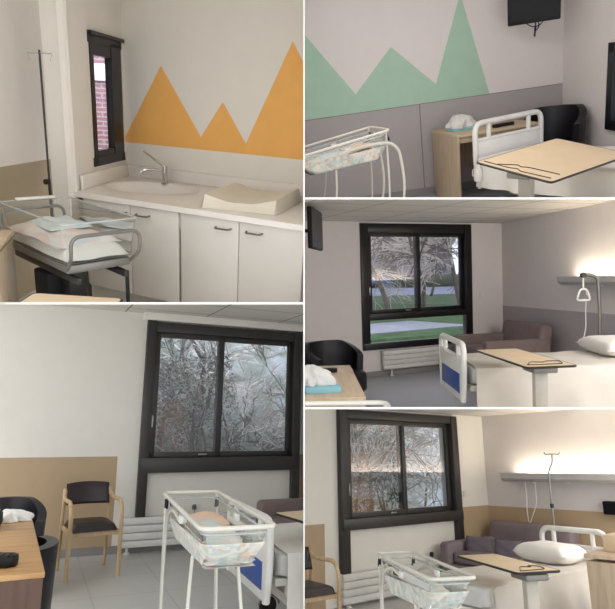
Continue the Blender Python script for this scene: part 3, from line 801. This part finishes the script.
for sx in (-1, 1): MB().box((sx*W*.32, 0, .6), (.03, L*.98, .04), bev=.006).obj('side_bar', M['darksteel'], t)
MB().box((0, 0, .36), (.12, .2, .55), bev=.02).obj('column', M['darksteel'], t)
MB().box((-.02, .12, .34), (.24, .2, .4), bev=.02).obj('drawer_box', M['blackfabric'], t)
for sy in (-1, 1):
    MB().cyl((W*.40, sy*L*.42, .1), (W*.40, sy*L*.42, .6), .012).obj('post', M['rubber'], t)
    MB().box((0, sy*L*.40, .09), (W*.9, .04, .035), bev=.008).obj('foot_bar', M['darksteel'], t)
    for sx in (-1, 1): MB().lathe([(0, -.012), (.035, -.012), (.035, .012), (0, .012)], n=14).xf(Matrix.Translation((sx*W*.4, sy*L*.40, .036)) @ Matrix.Rotation(R(90), 4, 'Y')).obj('castor', M['rubber'], t)
BX = (-2.84, 2.69, 0, 72)
r1.put(t, *BX)
tq = thing('baby_quilt', 'pink and pale blue quilt folded in the clear bassinet', 'quilt')
rd = random.Random(4)
def qt(z, th, w, l, amp, ph):
    def f(u, v):
        x, y = (u-.5)*w, (v-.5)*l
        e = (min(1, 7*min(u, 1-u))*min(1, 9*min(v, 1-v)))**.5
        return Vector((x, y, z + th*e + amp*math.sin(11*u+ph)*math.sin(9*v+ph*2)))
    b = MB().grid(f, 16, 22); b.grid(lambda u, v: Vector(((u-.5)*w, (v-.5)*l, z)), 16, 22); return b
qt(.71, .07, W*.86, L*.88, .004, 1).obj('mattress', M['sheet'], tq)
qt(.77, .03, W*.86, L*.84, .008, 2).xf(Matrix.Translation((0, .06, 0))).obj('pink_cover', M['quilt_c'], tq)
qt(.815, .025, W*.60, L*.40, .008, 3.3).xf(Matrix.Translation((.04, .19, -.01))).obj('blue_fold', M['paleblue'], tq)
r1.put(tq, *BX)
r1.put(nightstand('pale oak bedside cabinet at the left picture edge beside the clear bassinet', .5, .45, .8), -3.14, 2.17, 0, 40)
r1.put(overbed_table('black edged overbed table corner in front of the clear bassinet', .80, .40, .75), -1.81, 1.54, 0, 24)

# ================================================================== top right: green mountain mural room
r2 = Room(21.2, -8.2, 89.3, 1.55, [('l', 304.7), ('b', 197.4)])
YB = 6.95
gm = [(-.30, 1.03), (-.30, 2.6), (.10, 2.4), (.94, 1.225), (1.364, 1.652), (1.835, 1.212), (2.13, 2.045), (2.15, 2.045), (2.43, 1.03)]
r2.put(wall('wall_back', -.8, 3.30, -.05, 2.75, 'wall_grey', extra=[(rect(-.8, 3.26, 0, 1.028), 'dado_grey', .002), (gm, 'green', .002), (rect(1.632, 1.642, 0, 1.028), 'joint', .003), (rect(-.8, 3.26, 1.024, 1.030), 'joint', .003)]), 0, YB)
r2.put(wall('wall_right', -7.1, -2.5, -.05, 2.75, 'wall_grey', hole=(-5.95, -4.6, .62, 1.4)), 3.26, 0, 0, -90)
w2 = MB().box((0, 0, 0), (1.4, .1, .78)).obj('window_2', M['black']); bpy.data.objects.remove(w2)
w = MB(); w.box((-5.9, .02, 1.01), (.1, .12, .78)).box((-4.65, .02, 1.01), (.1, .12, .78)).box((-5.275, .02, 1.36), (1.35, .12, .09)).box((-5.275, .02, .66), (1.35, .12, .09))
w2 = struct(w.obj('window_2', M['black'])); MB().box((-5.275, .03, 1.01), (1.17, .008, .62)).obj('pane', M['pane'], w2)
r2.put(w2, 3.26, 0, 0, -90)
r2.put(slab('floor', -.8, 3.3, 1.5, 7.0, -.06, 0, 'floor_blue'))
r2.put(slab('ceiling', -.8, 3.4, 2.0, 7.1, 2.62, 2.68, 'ceiling'))
r2.put(struct(MB().box((1.2, YB-.008, .045), (4.1, .014, .09)).obj('baseboard_back', M['skirt'])))
t = thing('television', 'black flat television on a wall arm above the black armchair', 'television')
MB().box((0, 0, .23), (.50, .05, .44), bev=.012).obj('shell', M['tvblack'], t)
MB().box((0, -.026, .24), (.46, .004, .39)).obj('screen', M['tvscreen'], t)
MB().tube(fillet([(-.02, .02, .2), (-.05, .15, .22), (.12, .34, .3)], .06), .02, n=8).obj('wall_arm', M['darksteel'], t)
MB().tube(fillet([(.02, .02, .03), (.0, .03, -.08), (.05, .04, -.03), (.03, .06, .05)], .05), .006, n=6).tube(fillet([(-.08, .03, .02), (-.02, .03, -.03), (.06, .04, -.02), (.1, .05, .04)], .05), .005, n=6).tube([(.015, .03, -.02), (.005, .02, -.12)], .009, n=6).obj('cable', M['rubber'], t)
r2.put(t, 2.74, 6.50, 1.67, -30)
t, T = bassinet('white tubular bassinet tilted in front of the green mural', 'quilt_b', L=.80, W=.46, H=.955, tilt=7, ao=.12, tr=.012)
BX = (.50, 5.2, 0, -80)
r2.put(t, *BX)
r2.put(baby_bedding(T, 'pastel covers in the tilted bassinet beneath the green mural', L=.80), *BX)
r2.put(desk('pale oak desk against the grey dado behind the bed footboard', .90, .74, .74), 2.21, 6.50, 0, 5)
r2.put(tag(MB().prism(rrect(.26, .18, .02), 0, .025, bev=.006).obj('blue_pack', M['bluepack']), 'pale blue flat pack under crumpled tissue on the oak desk by green mural', 'pack'), 1.96, 6.5, .741, 10)
r2.put(crumple('crumpled_cloth', 'crumpled white cloth on the blue pack below the green mural', 'cloth', .27, .24, .13, 'tissue', 3), 1.96, 6.53, .767)
r2.put(handset('slim black remote lying on the oak desk beside the grey dado', 'remote', 'remote_control', .17, .05), 2.2, 6.72, .741, 75)
r2.put(handset('black handset on the oak desk seen through the white footboard', 'phone', 'phone', .24, .06), 2.34, 6.30, .741, -75)
r2.put(tub_chair('black tub armchair in the corner beneath the television', .62, .58, .84), 2.90, 6.36, 0, -38)
RB = -68; fx, fy = 2.25, 5.857; L = 1.6
bx, by = fx + L/2*math.cos(R(RB)), fy + L/2*math.sin(R(RB))
r2.put(bed('white hospital bed with plain white cutout footboard beside the green mural', L, .84, .56, .87, end_blue=False), bx, by, 0, RB)
r2.put(bed_sheet('white sheet on the bed with the plain white footboard', L, .84, .565, -.485, .5, .26, 'sheet', 2), bx, by, 0, RB)
r2.put(overbed_table('beige overbed table with black straps across bed below the green mural', .95, .60, .74, (.32, 0), 10), 1.93, 4.22, 0, -58)
r2.put(strap('short zigzag black strap at the end of the overbed table below the green mural', [(-.27, -.43), (-.05, -.43), (.0, -.40), (.03, -.44), (.26, -.42)], .74, tilt=10), 1.93, 4.22, 0, -58)
r2.put(strap('long black elastic strap on the overbed table below the green mural', [(-.16, -.42), (-.05, -.33), (-.02, -.36), (.02, -.33), (.25, -.31)], .74, tilt=10), 1.93, 4.22, 0, -58)
t = thing('bottle', 'white plastic bottle by the corner of the plain white footboard', 'bottle')
MB().lathe([(0, 0), (.055, .004), (.06, .03), (.058, .14), (.03, .19), (.028, .225), (0, .23)], n=18).obj('body', M['white_plastic'], t)
MB().tube(fillet([(.055, 0, .05), (.10, 0, .07), (.10, 0, .15), (.05, 0, .165)], .03), .009, n=6).obj('handle', M['white_plastic'], t)
for ch in t.children: ch.data.transform(Matrix.Scale(.68, 4))
r2.put(t, 1.835, 5.60, .36, 120)

# ================================================================== middle right: garden window room
r3 = Room(2.4, -1.7, 66, 1.5, [('l', 304.7), ('t', 199.4), ('b', 407.1)])
YB = 7.84
r3.put(wall('wall_back', 2.4, 7.3, -.05, 2.6, 'wall_grey', hole=(4.37, 6.42, .41, 2.31)), 0, YB)
r3.put(window_unit('window_3', 2.05, 1.90, 'black', lower=.49, fw=.14, jamb=.13, sash=.06, sill=.10), 4.37, YB+.02, .41)
r3.put(wall('wall_right', -.1, 6.2, -.05, 2.6, 'wall_side', extra=[(rect(0, 6.2, 0, .965), 'dado_grey', .002)]), 7.07, YB, 0, -105)
r3.put(slab('ceiling', 1.5, 9, 1.5, 8.2, 2.335, 2.40, 'ceiling'))
r3.put(slab('floor', .5, 8, 1.2, 8.0, -.06, 0, 'floor_blue'))
r3.put(struct(MB().box((4.9, YB-.008, .04), (4.8, .014, .08)).obj('baseboard_back', M['skirt'])))
t = thing('television', 'television seen edge-on at the left of the garden window', 'television')
MB().box((0, 0, .23), (.72, .05, .46), bev=.012).obj('shell', M['tvblack'], t)
MB().box((0, -.027, .23), (.68, .005, .42)).obj('screen', M['tvback'], t)  # screen coloured grey to stand for its reflection
MB().tube([(0, .02, .22), (0, .3, .22)], .02, n=8).obj('wall_arm', M['darksteel'], t)
r3.put(t, 2.93, 6.30, 1.84, 55)
r3.put(desk('oak desk at the left edge in front of garden window', 1.4, .6, .75), 1.86, 4.05, 0, 66)
r3.put(tag(MB().prism(rrect(.24, .2, .02), 0, .035, bev=.008).obj('blue_pack', M['bluepack']), 'pale blue pack under a white cloth at the near corner of desk by garden window', 'pack'), 1.70, 3.62, .751, -20)
r3.put(crumple('crumpled_cloth', 'crumpled white cloth on the desk in front of garden window', 'cloth', .28, .26, .13, 'tissue', 5), 1.66, 3.72, .787)
r3.put(handset('black phone on the oak desk in front of the garden window', 'phone', 'phone', .16, .06), 2.08, 4.32, .751, 60)
r3.put(tub_chair('black tub armchair behind the desk beside garden window', .74, .64, .76), 3.07, 6.2, 0, 12)
r3.put(radiator('low white radiator under the garden window', 1.75, .29, .1, None, (-.72, .3)), 5.55, YB-.02)
t, T = bassinet('white bassinet of which only the rim rail shows beside the desk by garden window', 'quilt_a', L=.86, W=.44, H=.95)
r3.put(t, .97, 1.98, 0, -29)
r3.put(sofa('brown grey sofa between the garden window and the hospital bed', 1.2, 1.05, .80, 'sofa_brown', .58), 6.12, 6.86, 0, -105)
BX = (4.56, 3.98, 0, -25)
r3.put(bed('hospital bed with blue footboard panel in front of the garden window', 2.4, .92, .71, .91, True), *BX)
r3.put(bed_sheet('white sheet draped over the bed near the garden window', 2.4, .92, .715, -.47, .5, .36, 'blanket', 5), *BX)
r3.put(tag(pillow_mb(.52, .80, .17).obj('pillow', M['pillow'], None, 60), 'white pillow at the head of bed by garden window', 'pillow'), 4.92, 3.92, .722, -28)
r3.put(overbed_table('beige overbed table across the bed beside the garden window', 1.04, .36, .845, (.33, 0)), 3.42, 3.60, 0, -20.5)
r3.put(strap('black elastic strap on the overbed table near the garden window', [(-.14, -.44), (-.06, -.30), (.03, -.34), (.05, -.29), (.16, -.30), (.12, -.44), (-.14, -.44)], .845), 3.42, 3.60, 0, -20.5)
r3.put(bed_lamp('lit wall lamp trunk above the bed beside garden window', 2.6, .22, .11), 6.62-.40, 6.19-1.50, 1.33, -105)
t = thing('trapeze_pole', 'grey lifting pole with a white grab handle over the pillow', 'lifting pole')
MB().tube(fillet([(0, 0, 0), (.02, 0, 1.0), (0, 0, 1.42), (-.10, 0, 1.46), (-.17, 0, 1.455)], .12, 6), .021, n=10).obj('pole', M['greytube'], t)
MB().lathe([(0, -.03), (.03, -.03), (.034, 0), (.03, .03), (0, .03)], n=14).xf(Matrix.Translation((-.17, 0, 1.455)) @ Matrix.Rotation(R(90), 4, 'X')).obj('clamp', M['darksteel'], t)
MB().box((-.17, 0, 1.36), (.02, .006, .14)).obj('webbing', M['cream'], t)
MB().tube(fillet([(-.21, 0, 1.29), (-.13, 0, 1.29), (-.09, 0, 1.16), (-.25, 0, 1.16)], .035, 4, True), .013, True, 8).obj('grab_handle', M['white_plastic'], t)
r3.put(t, 5.93, 5.0, 0, -24)
r3.put(tag(MB().tube(fillet([(0, 0, 1.3), (-.02, 0, 1.0), (.0, .01, .85), (-.05, 0, .72), (-.12, -.02, .69)], .06), .006, n=6).obj('call_cord', M['white_plastic']), 'white call cord hanging beside the grey lifting pole', 'cord'), 5.86, 5.1, 0, 0)
r3.put(tag(MB().box((0, -.006, 0), (.08, .012, .08), bev=.004).obj('wall_socket', M['white_plastic']), 'small white wall socket right of the garden window', 'socket'), 6.62, YB-.001, 1.17)
# outside: lawn, path, parked cars, pale building, bare trees
r3.put(struct(MB().box((18, 46, .2), (90, 72, .2)).obj('ground', M['grass'])))
r3.put(struct(MB().box((0, 0, .31), (7.0, 2.2, .02)).obj('garden_path', M['path'])), 5.6, 12.0, 0, 6)
r3.put(struct(MB().box((0, 0, .31), (70, 34, .02)).obj('car_park', M['frost'])), 32, 46, 0, -24)
t = thing('house', 'pale rendered house beyond the parked cars outside', 'house')
MB().box((0, 0, 2.6), (11, 5, 5.2)).obj('walls', M['house'], t)
MB().prism([(-5.9, 5.1), (0, 7.6), (5.9, 5.1)], -2.9, 2.9, Matrix(((1, 0, 0, 0), (0, 0, 1, 0), (0, 1, 0, 0), (0, 0, 0, 1)))).obj('roof', M['roof'], t)
for k in range(4): MB().box((-4+2.7*k, -2.52, 1.8), (1.1, .06, 1.5)).obj('window', M['dkglass'], t)
r3.put(t, 39, 60, .2, -30)
for lab, m_, x, y, rz in (('blue car parked outside behind the bare branches', 'carblue', 34.4, 56.4, -15), ('pale car parked outside near the window mullion', 'carwhite', 38.3, 54.4, -20), ('grey car parked outside right of the mullion', 'cargrey', 44, 64, -25), ('white car parked outside before the pale house', 'carwhite', 41.5, 54.4, -30)):
    r3.put(car(lab, m_), x, y, .3, rz)
for k, (lab, x, y, h, sd, m_) in enumerate((('bare tree with pale twigs outside, nearest the left sash', 9.8, 15.8, 7.5, 3, 'twig'), ('bare dark tree outside behind the left sash', 13.2, 23.5, 8, 4, 'twig_dark'), ('bare tree outside behind the right sash of garden window', 20.8, 29, 8.5, 5, 'twig_dark'), ('tall bare tree far outside near the pale house', 33, 48, 10, 6, 'twig_dark'), ('bare twiggy tree outside close to the right sash', 13.0, 16.4, 7.0, 31, 'twig'), ('bare twiggy tree outside behind the window mullion', 12.2, 17.5, 7.5, 33, 'twig_dark'), ('bare tree far outside at the left of the car park', 19, 40, 10, 8, 'twig_dark'))):
    r3.put(bare_tree('bare_tree', lab, 'tree', h, .085, 4, sd, m_, 'bark', 6, .6, droop=.06, minr=.011), x, y, .3)
r3.put(tag(MB().grid(lambda u, v: Vector(((u-.5)*9, .5*math.sin(v*PI*2), .3+1.3*abs(math.cos(v*PI*.999-PI/2)) + .12*math.sin(40*u)*math.sin(v*PI))), 60, 12).obj('hedge', M['hedge']), 'low clipped hedge outside behind the parked cars', 'hedge'), 38, 52, 0, -24)

# ================================================================== bottom left: wooden chair room
r4 = Room(-10.2, 1.1, 65.5, 1.5, [('r', 303.4), ('t', 304.4)])
YB = 6.90
r4.put(wall('wall_back', -1.6, 3.6, -.05, 2.75, 'wall_white', hole=(1.24, 3.03, .86, 2.44), extra=[(rect(-1.6, .93, 0, .995), 'beige', .002), (rect(3.05, 3.6, 0, .995), 'beige', .002)]), 0, YB)
r4.put(window_unit('window_4', 1.90, 1.66, 'anthracite', fw=.11, jamb=.10, sash=.06, sill=.16, post_low=.50, top_post=.03, mid=-.08), 1.15, YB-.02, .82)
r4.put(slab('ceiling', -2, 4, 2.5, 7.2, 2.575, 2.63, 'ceiling'))
r4.put(struct(MB().box((2.2, YB-.06, 2.54), (2.2, .12, .09), bev=.004).obj('trim_2', M['wall_white'])))
r4.put(slab('floor', -2.2, 4.2, 1.6, 7.1, -.06, 0, 'floor_grey'))
r4.put(struct(MB().box((.8, YB-.008, .04), (5.2, .014, .08)).obj('baseboard_back', M['skirt'])))
r4.put(radiator('low white radiator behind the wooden visitor chair with dark knob above', 2.1, .31, .06, -.28+.0, (-.98, .6)), 2.06, YB-.02)
r4.put(arm_chair('beech visitor chair with dark brown seat in front of beige dado', .49, .50, .78), .63, 6.20, 0, 8)
r4.put(tub_chair('black armchair against the beige dado left of wooden chair', .66, .62, .73), -.10, 5.72, 0, 10)
r4.put(tub_chair('black armchair pulled up close to the brown desk', .62, .56, .66), -.02, 4.35, 0, -95)
r4.put(desk('brown wooden desk at the left edge with a dark front', 1.5, .6, .78, 'walnut', 'walnut_dark'), -.185, 3.80, 0, 91.7)
r4.put(crumple('crumpled_cloth', 'crumpled white cloth on the brown desk by the black bag', 'cloth', .22, .2, .07, 'tissue', 8), -.04, 4.46, .781)
t = MB().lathe([(0, 0), (.07, .0), (.085, .04), (.08, .09), (.05, .125), (0, .135)], n=22, sx=1.1).obj('black_pouch', M['blackvinyl']); tag(t, 'round black pouch on the brown desk at the left edge', 'pouch')
r4.put(t, -.165, 4.22, .781)
r4.put(handset('black handset on the near end of the brown desk', 'phone', 'phone', .22, .09, .05), -.085, 3.25, .781, 70)
t, T = bassinet('white tubular bassinet covering the blue footboard, right of the whole wooden visitor chair', 'quilt_b', L=1.15, W=.32, H=1.02)
BX = (.89, 3.08, 0, -4)
r4.put(t, *BX)
r4.put(baby_bedding(T, 'pastel covers in the bassinet right of the whole wooden visitor chair', W=.32, L=1.15), *BX)
BX = (2.56, 4.14, 0, -2)
r4.put(bed('hospital bed with blue footboard behind the bassinet, cut by the right edge', 2.1, .95, .62, .82, True), *BX)
r4.put(bed_sheet('white cover hanging over the bed end behind the bassinet', 2.1, .95, .625, -.46, .5, .38, 'sheet', 9), *BX)
r4.put(sofa('grey sofa whose armrest shows below the black window post', 1.2, 1.05, .74, 'sofa_brown', .60), 2.75, 5.55, 0, -90)
r4.put(overbed_table('beige overbed table board just above the bed at the right edge', .9, .42, .80), 1.92, 3.70, 0, 8)

# ================================================================== bottom right: sofa and bed room
r5 = Room(-14.9, -.4, 51.9, 1.5, [('l', 304.7), ('t', 409.2)])
YB = 5.40; XW = 7.42
r5.put(wall('wall_back', 2.6, XW+.02, -.05, 2.6, 'wall_white', hole=(4.72, 6.70, .82, 2.05), extra=[(rect(2.6, 4.45, 0, .865), 'beige', .002), (rect(6.76, XW, 0, .93), 'beige', .002)]), 0, YB)
r5.put(window_unit('window_5', 2.12, 1.34, 'anthracite', fw=.10, jamb=.12, sash=.06, sill=.12, post_low=.46, top_post=.12), 4.65, YB-.02, .78)
r5.put(wall('wall_right', -YB-.02, -1.2, -.05, 2.6, 'wall_side', extra=[(rect(-YB, -1.2, 0, .925), 'beige', .002)]), XW, 0, 0, -90)
r5.put(slab('ceiling', 3, 8, 1.5, 5.6, 2.15, 2.21, 'ceiling'))
r5.put(slab('floor', 1.4, 8, .8, 5.6, -.06, 0, 'floor_grey'))
r5.put(radiator('low white radiator under the window behind the sofa room bassinet', 1.7, .31, .03, .62, (-.76, .5)), 5.48, YB-.02)
r5.put(arm_chair('beech visitor chair cut by the left edge beside the radiator', .46, .5, .74), 3.55, 4.60, 0, -2)
t, T = bassinet('white tubular bassinet in front of the sofa and the made bed', 'quilt_b', L=.99, W=.26, H=.91)
BX = (2.95, 2.67, 0, -27.8)
r5.put(t, *BX)
r5.put(baby_bedding(T, 'pastel patterned covers in the bassinet before the made bed', W=.26, L=.99), *BX)
r5.put(sofa('grey two-seat sofa with loose cushions in the beige corner', 1.25, 1.25, .77, 'sofa', .56), 6.78, 4.66, 0, -90)
for lab, x, y, rz in (('dark grey scatter cushion by the sofa arm nearest the window', 6.6, 4.98, -60), ('dark grey scatter cushion on the sofa nearest the bed', 6.5, 4.5, -80)):
    c = pillow_mb(.32, .30, .12).xf(Matrix.Rotation(R(68), 4, 'X')); 
    r5.put(tag(c.obj('cushion', M['cushion'], None, 60), lab, 'cushion'), x, y, .46, rz)
BX = (4.90, 3.32, 0, -2)
r5.put(bed('hospital bed with white arched headboard and blue panel under the lit lamp', 1.75, .68, .60, .7, .87, foot=False), *BX)
r5.put(bed_sheet('smooth white sheet covering the bed under the lit lamp', 1.75, .68, .605, -.5, .5, .40, 'blanket', 12, .38), *BX)
r5.put(tag(pillow_mb(.40, .56, .18).obj('pillow', M['pillow'], None, 60), 'plump white pillow against the headboard with the blue panel', 'pillow'), 5.50, 3.36, .61, -6)
r5.put(overbed_table('beige overbed table with cord loops across the bed under lit lamp', .84, .34, .78, (.30, 0)), 4.142, 2.907, 0, -23.4)
r5.put(strap('looped black elastic strap on the overbed table under the lit lamp', [(-.12, -.38), (-.02, -.22), (.06, -.26), (.05, -.19), (.13, -.24), (.09, -.36), (-.12, -.38)], .78), 4.142, 2.907, 0, -23.4)
r5.put(bed_lamp('lit wall lamp trunk above the headboard in the beige room', 3.0, .22, .11), XW, 3.52, 1.26, -90)
t = thing('drip_pole', 'slim drip pole with a crossbar of hooks beside the headboard', 'drip pole')
MB().tube(fillet([(0, 0, 0), (0, 0, 1.40), (.05, -.04, 1.50), (.05, -.04, 1.60)], .06), .011, n=8).obj('pole', M['steel'], t)
MB().tube(fillet([(-.05, -.0, 1.62), (-.04, -.0, 1.595), (.05, -.04, 1.60), (.14, -.08, 1.595), (.15, -.08, 1.62)], .02), .008, n=6).obj('hook_bar', M['steel'], t)
MB().lathe([(0, 0), (.02, .004), (.02, .05), (0, .054)], n=12).xf(Matrix.Translation((0, 0, .98))).obj('collar', M['darksteel'], t)
r5.put(t, 6.86, 4.10)
r5.put(tag(MB().tube(fillet([(0, 0, 1.25), (.01, 0, 1.05), (-.02, 0, .9), (.02, .01, .76)], .08), .006, n=6).tube(fillet([(.0, -.14, 1.25), (.02, -.13, 1.0), (-.01, -.1, .9), (.02, 0, .74)], .08), .006, n=6).obj('call_cord', M['white_plastic']), 'pale call cords hanging below the lit lamp near drip pole', 'cord'), 7.25, 4.68)
r5.put(nightstand('oak bedside cabinet at the right edge beside the made bed', .62, .5, .85), 4.87, 2.27, 0, 6)
r5.put(tag(MB().box((0, 0, .06), (.34, .3, .12), bev=.006).obj('carton', M['board']), 'flat brown carton on top of the oak bedside cabinet', 'box'), 4.90, 2.30, .851, 4)
t = thing('wall_unit', 'small black wall unit on the beige dado above the bedside cabinet', 'wall unit')
MB().box((0, -.05, 0), (.22, .1, .15), bev=.012).obj('case', M['tvblack'], t); MB().box((0, -.102, .01), (.16, .006, .09)).obj('face', M['tvscreen'], t)
r5.put(t, XW-.002, 3.62, .98, -90)
r5.put(tag(crumple('black_bag', 'x', 'bag', .42, .34, .36, 'blackfabric', 14), 'black cloth bag on the floor between bed and bedside cabinet', 'bag'), 5.2, 2.72, 0)
r5.put(tag(MB().box((0, -.006, 0), (.08, .012, .08), bev=.004).obj('wall_socket', M['white_plastic']), 'small white wall socket between the black window and sofa corner', 'socket'), 6.92, YB-.001, 1.1)

# outside the two anthracite windows: wooded bank, thicket of bare shrubs, dark trunks
def thicket(rm, yw, x0, x1, where, sd, bush):
    def f(u, v): return Vector((x0-5+(x1-x0+12)*u, yw+2.2+4.2*v, -.4+8.5*v**.8+.25*math.sin(9*u+5*v)))
    rm.put(struct(MB().grid(f, 24, 12).obj('bank', M['bank'])))
    rm.put(struct(MB().box(((x0+x1)/2+2, yw+1.4, -.15), (x1-x0+14, 2.4, .1)).obj('ground', M['frost'])))
    n = 4
    names = ['leftmost', 'second from left', 'second from right', 'rightmost']
    for k in range(n):
        x = x0 + (x1-x0)*(k+.5)/n; y = yw + 1.25 + .55*((k*7) % 3)
        x *= (y/yw)**.9
        rm.put(bare_tree('bare_shrub', f'pale twiggy shrub outside {where}, {names[k]} of the four', 'shrub', 3.6, .03, 4, sd+k, 'twig' if k % 4 != 1 else 'twig_dark', 'bark', 5, .75, 'bare shrubs outside '+where, droop=.04, minr=.0055, ymin=yw+.3-y), x, y, -.1)
    rm.put(bare_tree('bare_tree', f'dark trunk tree standing outside {where}', 'tree', 6.5, .085, 3, sd+20, 'twig_dark', 'bark', 4, .5, minr=.006, ymin=-1.6), x0+(x1-x0)*.42*1.2+.35, yw+2.0, -.1)
    rm.put(leafy('russet_bush', f'russet leaved bush outside {where}', 'bush', .9, .5, .8, 1500, 'leaf_orange', sd), bush[0], yw+1.0, bush[1])
    rm.put(leafy('ivy_bush', f'dark ivy covered bush outside {where}', 'bush', 1.5, .6, 1.7, 2800, 'leaf', sd+1), bush[2], yw+1.25, bush[3])
thicket(r4, 6.95, 1.2, 3.2, 'the window behind the wooden chair', 40, (1.55, .8, 2.05, .5))
thicket(r5, 5.45, 4.7, 7.2, 'the window beside the sofa', 70, (5.75, .8, 6.4, .5))

for r in (r1, r2, r3, r4, r5): r.trim()

# ------------------------------------------------------------------ partitions between the rooms
def at(px, py, d): return EYE + Vector(((px-CX)/FPX, 1, -(py-CY)/FPX))*d
def partition(name, x0, y0, x1, y1, d0=3.4, d1=9.):
    b = MB(); v = []
    for d in (d0, d1): v.append([b.bm.verts.new(at(x, y, d)) for x, y in ((x0, y0), (x1, y0), (x1, y1), (x0, y1))])
    b.bm.faces.new(v[0]); b.bm.faces.new(v[1][::-1])
    for k in range(4): b.bm.faces.new((v[0][k], v[1][k], v[1][(k+1) % 4], v[0][(k+1) % 4]))
    return struct(b.obj(name, M['part']))
partition('wall_partition', 303.4, -40, 304.7, 650)
partition('wall_partition', -40, 302.2, 303.4, 304.4)
partition('wall_partition', 304.7, 197.4, 660, 199.4)
partition('wall_partition', 304.7, 407.1, 660, 409.2)

# ------------------------------------------------------------------ light and camera
wd = bpy.data.worlds.new('overcast'); S.world = wd; wd.use_nodes = True
bg = wd.node_tree.nodes['Background']; bg.inputs[0].default_value = (.93, .96, 1, 1); bg.inputs[1].default_value = 1.9
def lamp(room, x, y, z, sx, sy, power, col=(1, .95, .88), tilt=(0, 0), rz=0):
    l = bpy.data.lights.new('fill_light', 'AREA'); l.shape = 'RECTANGLE'; l.size = sx; l.size_y = sy; l.energy = power; l.color = col
    o = bpy.data.objects.new('fill_light', l); COL.objects.link(o)
    o.matrix_world = room.m @ Matrix.Translation((x, y, z)) @ Euler((R(tilt[0]), R(tilt[1]), R(rz))).to_matrix().to_4x4()
lamp(r1, -2.3, 2.2, 2.55, 1.0, .6, 7)  # added fills for the room interiors, with no fitting in view
lamp(r2, 1.2, 4.6, 2.55, 1.0, .6, 22, (1, .94, .92))
lamp(r3, 4.7, 1.9, 1.95, .8, .6, 60, (1, .95, .92), (72, 0), -22)
lamp(r5, 6.4, 1.8, 1.8, .8, .6, 40, (1, .95, .88))
lamp(r4, -1.7, 4.6, 2.4, 1.2, .6, 110, (1, .95, .88), (0, 35))
lamp(r4, 2.8, 7.7, 4.8, 5, 2.0, 330, (.88, .93, 1), (28, 0))  # added daylight fills for the banks and brick building outside, unseen
lamp(r5, 12.5, 6.6, 2.6, 3, 2.5, 500, (.88, .93, 1), (0, 75))
lamp(r1, -7.0, 6.5, 5.0, 3, 3, 500, (.88, .93, 1), (50, 0), 43)

cam = bpy.data.cameras.new('camera'); co = bpy.data.objects.new('camera', cam); COL.objects.link(co)
co.location = EYE; co.rotation_euler = (R(90), 0, 0)
cam.sensor_fit = 'HORIZONTAL'; cam.sensor_width = 36; cam.lens = 36*FPX/615; cam.clip_start = .05; cam.clip_end = 500
S.camera = co
S.view_settings.view_transform = 'Standard'; S.view_settings.look = 'None'; S.view_settings.gamma = 1; S.view_settings.exposure = 0
S.view_settings.use_curve_mapping = False
